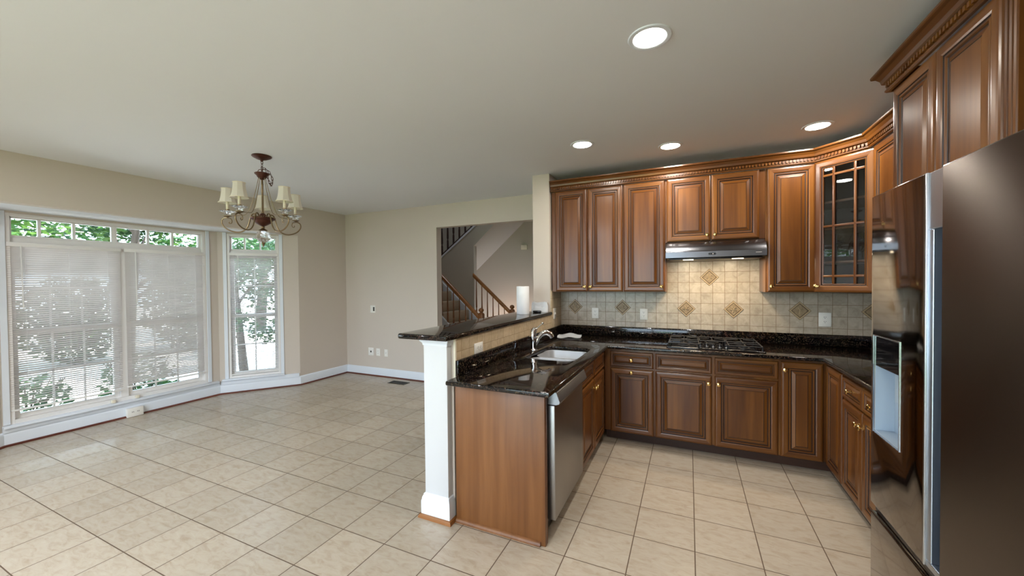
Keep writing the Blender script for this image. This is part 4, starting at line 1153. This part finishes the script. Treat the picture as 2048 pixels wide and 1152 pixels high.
# ------------------------------------------------------------------ outlets and switches
def plate(name, T, w, h, kind, label, group='wall plates', cat='outlet'):
    """a along, b up, c out; (0, 0) is the plate centre"""
    r = thing(name, label, cat, T((0, 0, 0)), group)
    m = MB(); m.cbox((-w / 2, -h / 2, 0), (w / 2, h / 2, .006), .0025, 0, T); m.build('plate', 'white', r)
    if kind in ('duplex', 'duplex_h'):
        for s in (-1, 1):
            c0 = (0, s * .0195) if kind == 'duplex' else (s * .0195, 0)
            T2 = (lambda p, c0=c0: T((c0[0] + p[0], c0[1] + p[1], p[2]))) if kind == 'duplex' else (lambda p, c0=c0: T((c0[0] + p[1], c0[1] - p[0], p[2])))
            m = MB(); m.prism(rrect(-.017, -.0145, .017, .0145, .010), .004, .0085, 0, T2); so = m.build('socket', 'white', r)
            m = MB()
            for dx, hh in ((-.0065, .009), (.0065, .007)): m.box((dx - .0014, .001 - hh / 2 + .002, .0075), (dx + .0014, .001 + hh / 2 + .002, .0090), 0, T2)
            m.lathe([(.0026, .0075), (.0026, .009)], (0, -.0075, 0), 10, 0, T2); m.build('slots', 'slot', so, 0)
    elif kind == 'rocker':
        m = MB(); m.cbox((-.016, -.033, .005), (.016, .033, .010), .002, 0, T); m.build('rocker', 'white', r)
    elif kind == 'rocker_pair':
        for s, mt in ((-1, 'disp'), (1, 'slot')):
            m = MB(); m.cbox((s * .023 - .015, -.033, .005), (s * .023 + .015, .033, .009), .002, 0, T); m.build('rocker', mt if s > 0 else 'white', r)
    elif kind == 'toggle':
        m = MB(); m.cbox((-.005, -.010, .004), (.005, .012, .018), .002, 0, T); m.build('toggle', 'white', r)
    elif kind == 'jack':
        m = MB(); m.box((-.012, -.014, .004), (.012, .014, .010), 0, T); m.build('socket', 'slot', r, 0)
    elif kind == 'cable':
        m = MB(); m.lathe([(.006, .004), (.006, .012), (.002, .013)], (0, 0, 0), 12, 0, T); m.build('connector', 'steel', r)
    return r
fb = lambda x, z: frame((x, -.0005, z), (1, 0, 0), (0, -1, 0))
plate('outlet', fb(.397, 1.156), .076, .118, 'duplex', 'white wall outlet on the tile above the left counter corner')
plate('outlet', fb(.913, 1.156), .078, .118, 'duplex', 'white wall outlet on the tile just left of the cooktop')
plate('outlet', fb(2.452, 1.148), .090, .126, 'duplex', 'white wall outlet on the tile under the glass corner cabinet')
plate('light_switch', frame((0, -.245, 1.16), (0, 1, 0), (1, 0, 0)), .078, .118, 'toggle', 'white switch plate on the tiled wall end above the sink corner', cat='switch')
plate('outlet', frame((0, -1.938, 1.052), (0, 1, 0), (1, 0, 0)), .116, .072, 'duplex_h', 'white sideways outlet on the tile strip below the bar')
ff = lambda x, z: frame((x, YF, z), (1, 0, 0), (0, -1, 0))
plate('light_switch', ff(-3.346, 1.09), .105, .118, 'rocker_pair', 'white double switch plate high on the dining wall', cat='switch')
plate('jack_plate', ff(-3.398, .391), .112, .125, 'jack', 'wide white jack plate with dark socket low on the dining wall')
plate('outlet', ff(-3.247, .39), .078, .120, 'duplex', 'white outlet low on the dining wall between two plates')
plate('cable_plate', ff(-3.079, .388), .070, .115, 'cable', 'narrow white cable plate low on the dining wall')
# surface outlet box on the baseboard under the bay window
TT = frame((-4.503, -2.095, .055), (0, 1, 0), (1, 0, 0))
ob = thing('outlet_box', 'white surface outlet box on the baseboard under the wide window', 'outlet', TT((0, -.05, 0)))
m = MB(); m.cbox((-.072, -.052, 0), (.072, .048, .045), .004, 0, TT); m.build('box', 'white', ob)
m = MB()
for s in (-.024, .024):
    for dx in (-.006, .006): m.box((s + dx - .002, -.002, .045), (s + dx + .002, .010, .0458), 0, TT)
m.build('slots', 'slot', ob, 0)
# floor vent
fv = thing('floor_vent', 'bronze floor register set in the tile near the dining wall', 'vent', (-2.645, .25, 0))
T = lambda p: Vector((-2.645 + p[0] * math.cos(-.0) , .255 + p[1], p[2]))
m = MB(); m.box((-.155, -.07, .0005), (.155, -.055, .006), 0, T); m.box((-.155, .055, .0005), (.155, .07, .006), 0, T); m.box((-.155, -.055, .0005), (-.14, .055, .006), 0, T); m.box((.14, -.055, .0005), (.155, .055, .006), 0, T); m.build('frame', 'grille', fv, 0)
m = MB()
for k in range(22): m.box((-.134 + k * .0126, -.055, .0008), (-.129 + k * .0126, .055, .005), 0, T)
m.box((-.14, -.003, .0008), (.14, .003, .005), 0, T)
m.build('grille', 'grille', fv, 0)
m = MB(); m.box((-.14, -.055, .0002), (.14, .055, .0006), 0, T); m.build('well_shade', 'slot', fv, 0)  # flat dark sheet in place of the shade below the grille

# ------------------------------------------------------------------ small things on the counters
pr_ = thing('paper_towel_roll', 'white paper towel roll standing on the bar top', 'paper towels', (-.17, -.73, 1.187))
m = MB(); m.lathe([(.020, .0008), (.062, .0008), (.0635, .004), (.0635, .276), (.062, .279), (.020, .279)], (-.17, -.73, 1.187), 36, cap=False); m.build('roll', 'paper', pr_)
m = MB(); m.lathe([(.020, .001), (.020, .2795)], (-.17, -.73, 1.187), 20, cap=False); m.build('tube', 'carpet', pr_)
random.seed(4)
bg = thing('plastic_bag', 'thin white bag slumped against the wall end on the bar top', 'bag', (-.11, -.42, 1.187))
m = MB(); rings = []
for j in range(8):
    t = j / 7; z = 1.188 + .100 * t; ring = []
    for i in range(28):
        a = 2 * PI * i / 28; rr = 1 - .25 * t + .05 * random.uniform(-1, 1) * (1 if j else .2)
        x = -.112 + .095 * (abs(math.cos(a)) ** .6) * (1 if math.cos(a) > 0 else -1) * min(1, rr + .15); y = -.405 + (.045 * (1 - .55 * t)) * math.sin(a) * rr + .004 * random.uniform(-1, 1)
        ring.append((x, min(y, -.356), z + (.012 * random.uniform(-1, 1) if 0 < j else 0)))
    rings.append(ring)
m.loft(rings, cap0=True, cap1=True); m.build('bag_skin', 'bag', bg, 60)
m = MB(); m.cbox((-.143, -.535, 1.188), (-.058, -.495, 1.208), .006)
tag(m.build('remote_fob', 'black'), 'small black plastic device lying on the bar top before the bag', 'device')
# creased paper sheets on the counter corner
def sheet(name, cxy, rot, w, d, z, lift, label, seed):
    rnd = random.Random(seed); ph = [rnd.uniform(0, 6) for _ in range(4)]
    m = MB(); N = 14; vs = []
    for j in range(N):
        for i in range(N):
            a = (i / (N - 1) - .5) * w; b = (j / (N - 1) - .5) * d
            h = .5 + .25 * math.sin(a * 34 + ph[0]) + .25 * math.sin(b * 41 + ph[1] + a * 12)
            e = max(abs(i / (N - 1) - .5), abs(j / (N - 1) - .5)) * 2
            vs.append((cxy[0] + a * math.cos(rot) - b * math.sin(rot), cxy[1] + a * math.sin(rot) + b * math.cos(rot), z + lift * h * (.3 + .7 * e ** 3)))
    up = [(p[0], p[1], p[2] + .0008) for p in vs]
    fs = [(j * N + i, j * N + i + 1, (j + 1) * N + i + 1, (j + 1) * N + i) for j in range(N - 1) for i in range(N - 1)]
    m.add(vs, [f[::-1] for f in fs]); m.add(up, fs)
    return tag(m.build(name, 'bag', smooth=60), label, 'paper', 'loose papers on the counter')
sheet('paper_sheet', (.185, -.30), R(12), .25, .22, .9155, .03, 'creased translucent white sheet on the counter corner behind the faucet', 3)

# ------------------------------------------------------------------ stair hall beyond the opening
mb = MB(); mb.box((-4.6, .6, -.1), (1.2, 2.5, 0.0)); mb.box((-1.5, 2.5, -.1), (1.2, 3.55, 0.0))
struct(mb.build('floor_hall', 'hallfloor', smooth=0), 'floor of the stair hall beyond the opening', 'floor')
mb = MB(); mb.box((-4.6, 3.55, -1.5), (1.2, 3.67, 5.2))
struct(mb.build('wall_hall_far', 'hall_wall', smooth=0), 'dim far wall of the stair hall', 'wall')
mb = MB(); mb.box((1.2, .12, -1.5), (1.32, 3.67, 5.2))
struct(mb.build('wall_hall_right', 'hall_wall', smooth=0), 'right wall of the stair hall', 'wall')
mb = MB(); mb.box((-4.72, .47, -1.5), (-4.6, 3.67, 5.2))
struct(mb.build('wall_hall_left', 'hall_wall', smooth=0), 'left wall of the stair hall', 'wall')
mb = MB(); mb.box((-4.72, .47, 5.2), (1.32, 3.67, 5.3))
struct(mb.build('ceiling_hall', 'ceiling', smooth=0), 'high ceiling of the stair hall', 'ceiling')
mb = MB(); mb.box((-4.6, .47, H + .1), (1.2, .59, 5.2)); mb.box((-4.6, .47, 0), (XL - .12, .59, H + .1))
struct(mb.build('wall_hall_near', 'hall_wall', smooth=0), 'upper hall wall above the opening', 'wall')
mb = MB(); mb.box((-4.4, 2.5, -1.5), (-1.5, 3.55, -1.4))
struct(mb.build('floor_basement', 'carpet', smooth=0), 'basement landing below the stairs', 'floor')
TY = lambda p: Vector((p[0], 2.5 + p[2], p[1]))
o = slab('wall_stair', [[(-4.6, -1.5), (-2.62, -1.5), (-2.62, 2.25), (-1.3, 3.385), (-1.3, 3.64), (-4.4, 1.345), (-4.6, 1.345)]], 0, .11, 0, 'hall_wall', T=TY)
struct(o, 'grey wall and sloping stair side behind the lower flight', 'wall')
mb = MB(); mb.add([(-3.8, 2.61, 1.235), (-1.3, 2.61, 3.385), (-1.3, 3.55, 3.385), (-3.8, 3.55, 1.235), (-3.8, 2.61, 1.315), (-1.3, 2.61, 3.465), (-1.3, 3.55, 3.465), (-3.8, 3.55, 1.315)], [(0, 1, 2, 3), (4, 7, 6, 5), (0, 4, 5, 1), (3, 2, 6, 7), (1, 5, 6, 2), (0, 3, 7, 4)])
struct(mb.build('ceiling_stair', 'hall_wall', smooth=0), 'sloping underside of the upper stair flight', 'ceiling')
st = thing('staircase', 'carpeted lower stair flight beyond the opening', 'stairs', (-2.6, 2.0, 0))
RI, RU = .19, .208
for i in range(8):
    x1 = -1.90 - RU * i; m = MB(); z = RI * (i + 1)
    x0 = x1 - RU if i < 7 else -4.4
    m.cbox((x0 - .0, 1.56, RI * i if i else 0.0), (x1 + .02, 2.44, z), .012); m.build('step', 'carpet', st)
TS2 = lambda y: (lambda p: Vector((p[0], y + p[2], p[1])))
def nose(x): return .90 * (-1.88 - x)
m = MB()
m.prism([(-1.97, .09), (-1.97, .19), (-3.4, nose(-3.4) + .14), (-3.4, nose(-3.4) - .30), (-2.07, .06)], 0, .045, 0, TS2(1.51)); m.build('stringer', 'trim', st, 0)
m = MB(); m.prism([(-1.815, 0), (-1.815, .16), (-3.5, nose(-3.5) + .17), (-3.5, nose(-3.5) - .30), (-1.95, 0)], 0, .045, 0, TS2(2.453)); m.build('stringer', 'trim', st, 0)
def railing(y, xb, zb, slope, xe, label, n_x0, step):
    r = thing('stair_railing', label, 'railing', (xb, y, 0), 'oak stair railings')
    m = MB(); nx = xb + .065
    m.cbox((nx - .045, y - .045, 0), (nx + .045, y + .045, .96), .006); m.lathe([(.045, .96), (.050, .966), (.050, .975), (.026, .985), (.024, .995), (.040, 1.003), (.046, 1.02), (.046, 1.035), (.034, 1.055), (.012, 1.066), (.001, 1.068)], (nx, y, 0), 20); m.build('newel_post', 'oakv', r)
    hz = lambda x: zb + slope * (xb - x)
    m = MB(); prof = [(-.030, -.030), (.030, -.030), (.034, -.005), (.026, .022), (.010, .033), (-.010, .033), (-.026, .022), (-.034, -.005)]
    m.loft([[(x, y + a, hz(x) + b * 1.25) for a, b in prof] for x in (xb + .03, xe)], cap0=True, cap1=True)
    m.build('handrail', 'oak', r)
    x = n_x0
    while x > xe + .03:
        zb0 = nose(x) + (.145 if y < 2 else .175)
        m = MB(); zt = hz(x) - .03
        if zt - zb0 > .1:
            L = zt - zb0
            m.lathe([(.016, zb0), (.016, zb0 + L * .22), (.010, zb0 + L * .25), (.017, zb0 + L * .30), (.013, zb0 + L * .5), (.009, zb0 + L * .8), (.008, zt)], (x, y, 0), 10); m.build('baluster', 'oakv', r)
        x -= step
railing(1.532, -1.985, .93, .94, -3.4, 'near oak stair railing with round-topped newel', -2.11, .125)
railing(2.475, -1.83, .945, .90, -2.62, 'far oak stair railing ending at the grey wall', -1.93, .125)
ub_ = thing('stair_railing', 'upper stair flight balusters, shadow put into their dark colour', 'railing', (-3.0, 2.55, 2.3), 'oak stair railings')
sl = lambda x: 1.345 + (x + 4.4) * .7403
m = MB(); m.loft([[(x, 2.5 + a, sl(x) + b) for a, b in ((-.012, -.01), (.122, -.01), (.122, .022), (-.012, .022))] for x in (-4.4, -1.31)], cap0=True, cap1=True); m.build('shoe_rail', 'shadedwood', ub_)
m = MB(); m.loft([[(x, 2.555 + a, sl(x) + .82 + b) for a, b in ((-.03, -.03), (.03, -.03), (.03, .03), (-.03, .03))] for x in (-4.4, -1.31)], cap0=True, cap1=True); m.build('handrail', 'shadedwood', ub_)
x = -4.3
while x < -1.4:
    z0 = sl(x) + .015; m = MB(); m.lathe([(.020, z0), (.020, z0 + .2), (.012, z0 + .23), (.021, z0 + .27), (.020, z0 + .38), (.012, z0 + .6), (.011, z0 + .79)], (x, 2.555, 0), 10); m.build('baluster', 'shadedwood', ub_); x += .145
# trim board under the upper flight's edge
m = MB(); m.loft([[(x, 2.486, sl(x) - .05), (x, 2.4995, sl(x) - .05), (x, 2.4995, sl(x) - .008), (x, 2.486, sl(x) - .008)] for x in (-4.4, -1.31)], cap0=True, cap1=True); struct(m.build('trim_3', 'trim', smooth=0), 'white trim under the upper stair edge', 'trim')
cb = thing('doorbell_chime', 'small cream chime box high on the hall wall', 'chime', (-1.945, 3.55, 2.21))
m = MB(); m.cbox((-2.015, 3.515, 2.22), (-1.875, 3.55, 2.325), .005); m.build('cover', 'ivory', cb)
area_light('hall_fill', (-1.5, 1.8, 5.1), (-1.7, 2.2, 0), .5, .5, 13, (.86, .92, 1.0))  # unseen lamp added to light the hall
area_light('basement_lamp', (-2.15, 2.75, .30), (-2.2, 3.55, .60), .2, .2, 4, (1.0, .46, .13))

# ------------------------------------------------------------------ outdoors
mb = MB(); mb.box((-40, -40, -.35), (-4.9, 30, -.25))
struct(mb.build('ground', 'concrete', smooth=0), 'bright concrete drive outside the bay window', 'ground')
mb = MB(); mb.box((-40, -40, -.352), (40, -8.4, -.252))
struct(mb.build('ground_rear', 'lawn', smooth=0), 'lawn behind the house', 'ground')
def leaves(rnd, blobs, count, size, mats):
    m = MB()
    for _ in range(count):
        bx, by, bz, br, bzr = rnd.choice(blobs)
        while True:
            d = Vector((rnd.uniform(-1, 1), rnd.uniform(-1, 1), rnd.uniform(-1, 1)))
            if .2 < d.length < 1: break
        c = Vector((bx + d.x * br, by + d.y * br, bz + d.z * bzr))
        s = size * rnd.uniform(.6, 1.3)
        u = Vector((rnd.gauss(0, 1), rnd.gauss(0, 1), rnd.gauss(0, .35))).normalized()
        w = u.cross(Vector((rnd.gauss(0, .5), rnd.gauss(0, .5), 1))).normalized()
        pts = [c + u * s * a + w * s * b for a, b in ((-.5, 0), (-.1, -.22), (-.15, -.5), (.12, -.3), (.5, 0), (.12, .3), (-.15, .5), (-.1, .22))]
        m.add(pts, [tuple(range(8))], rnd.randrange(len(mats)))
    return m
def tree(x, y, h, spread, trunk_r, lean, label, seed, count, size, mats, blobs=None, group='trees outside the bay window', zb=-.25, cat='tree', name='tree'):
    rnd = random.Random(seed)
    r = thing(name, label, cat, (x, y, zb), group)
    m = MB(); top = Vector((x + lean[0], y + lean[1], zb + h * .62))
    base = Vector((x, y, zb))
    m.tube([base, base.lerp(top, .35) + Vector((.03, -.02, 0)), base.lerp(top, .7), top], [trunk_r * 1.2, trunk_r, trunk_r * .75, trunk_r * .4], 10)
    bl = []
    for k in range(7):
        a = 2 * PI * k / 7 + rnd.uniform(-.4, .4); t = rnd.uniform(.35, .95)
        s = base.lerp(top, t); L = spread * rnd.uniform(.5, .95)
        e = s + Vector((math.cos(a) * L, math.sin(a) * L, h * rnd.uniform(.05, .30)))
        mid = s.lerp(e, .5) + Vector((0, 0, .1)); m.tube([s, mid, e], [trunk_r * .4, trunk_r * .25, trunk_r * .1], 6)
        bl.append((e.x, e.y, e.z, spread * .45, spread * .35))
    bl.append((top.x, top.y, top.z + h * .15, spread * .7, h * .22))
    m.build('trunk', 'bark', r, 60)
    leaves(rnd, blobs or bl, count, size, mats).build('foliage', mats, r, 0)
    return r
tree(-6.45, .27, 3.2, .95, .065, (-.22, -.02), 'small leaning tree with dark trunk close to the angled window', 11, 1700, .10, ['leaf1', 'leaf2'], [(-6.6, .2, 1.7, .5, .35), (-6.3, .65, 1.25, .42, .3), (-6.6, .85, .55, .4, .28), (-6.2, .0, .85, .32, .22), (-6.55, .3, 2.5, .85, .5), (-6.5, .8, 2.1, .5, .4)])
tree(-8.0, 2.6, 4.2, 1.1, .06, (.1, -.1), 'slender tree behind the leaning one at the angled window', 12, 1700, .12, ['leaf2', 'leaf1'])
tree(-8.7, -.62, 5.4, 1.5, .10, (.1, .2), 'broad maple straight out from the mullion of the wide window', 13, 7000, .12, ['leaf1', 'leaf3', 'leaf2'])
tree(-9.3, -3.2, 5.0, 1.5, .10, (-.1, .4), 'lighter maple out from the left half of the wide window', 14, 6000, .12, ['leaf3', 'leaf1'])
tree(-13.5, 5.0, 7.0, 2.6, .16, (.2, .2), 'tall tree far beyond the angled window', 15, 5500, .22, ['leaf2', 'leaf1'])
tree(-14.5, -1.8, 7.6, 3.0, .18, (-.2, .2), 'large tree across the drive', 16, 6500, .22, ['leaf2', 'leaf1', 'leaf3'])
def shrub(x, y, r, h, label, seed, mats, count=900, size=.085):
    rnd = random.Random(seed); t = thing('shrub', label, 'shrub', (x, y, -.25), 'shrubs outside the bay window')
    m = MB()
    for k in range(9):
        a = rnd.uniform(0, 2 * PI); m.tube([(x, y, -.25), (x + math.cos(a) * r * .4, y + math.sin(a) * r * .4, -.25 + h * .5), (x + math.cos(a) * r * .8, y + math.sin(a) * r * .8, -.25 + h * .9)], [.012, .009, .004], 5)
    m.build('stems', 'bark', t)
    leaves(rnd, [(x, y, -.25 + h * .5, r, h * .5)], count, size, mats).build('foliage', mats, t, 0)
shrub(-5.55, -1.65, .42, .85, 'low dark shrub below the right half of the wide window', 21, ['leaf2', 'leaf1'], 700)
shrub(-5.9, -2.55, .40, .70, 'low shrub below the left half of the wide window', 22, ['leaf1', 'leaf2'], 520)
shrub(-12.3, -2.4, .95, 2.3, 'tall leafy bush across the drive, straight out from the left window half', 23, ['leaf1', 'leaf3'], 4200, .13)
shrub(-11.3, -.5, .95, 2.0, 'tall dark bush across the drive, out from the window mullion', 24, ['leaf2', 'leaf1'], 4200, .13)
shrub(-11.2, 1.6, .95, 2.2, 'tall bush across the drive, out from the right window half', 25, ['leaf1', 'leaf2'], 4200, .13)
# neighbouring house across the drive
nh = thing('neighbour_house', 'grey neighbouring house across the drive', 'house', (-23, -6, -.25))
m = MB(); m.box((-27, -16, -.25), (-21.5, -3.5, 3.2)); m.build('house_wall', 'siding', nh, 0)
m = MB(); m.add([(-27.4, -16.3, 3.2), (-21.1, -16.3, 3.2), (-21.1, -3.2, 3.2), (-27.4, -3.2, 3.2), (-24.2, -16.3, 5.3), (-24.2, -3.2, 5.3)], [(0, 3, 2, 1), (0, 1, 4), (3, 5, 2), (1, 2, 5, 4), (0, 4, 5, 3)]); m.build('roof', 'roofing', nh, 0)
for y in (-13.5, -10, -6.5):
    m = MB(); m.box((-21.5, y, .8), (-21.44, y + 1.2, 2.2)); wq = m.build('window', 'trim', nh, 0)
    m = MB(); m.box((-21.44, y + .08, .88), (-21.43, y + 1.12, 2.12)); m.build('pane', 'blackglass', wq, 0)
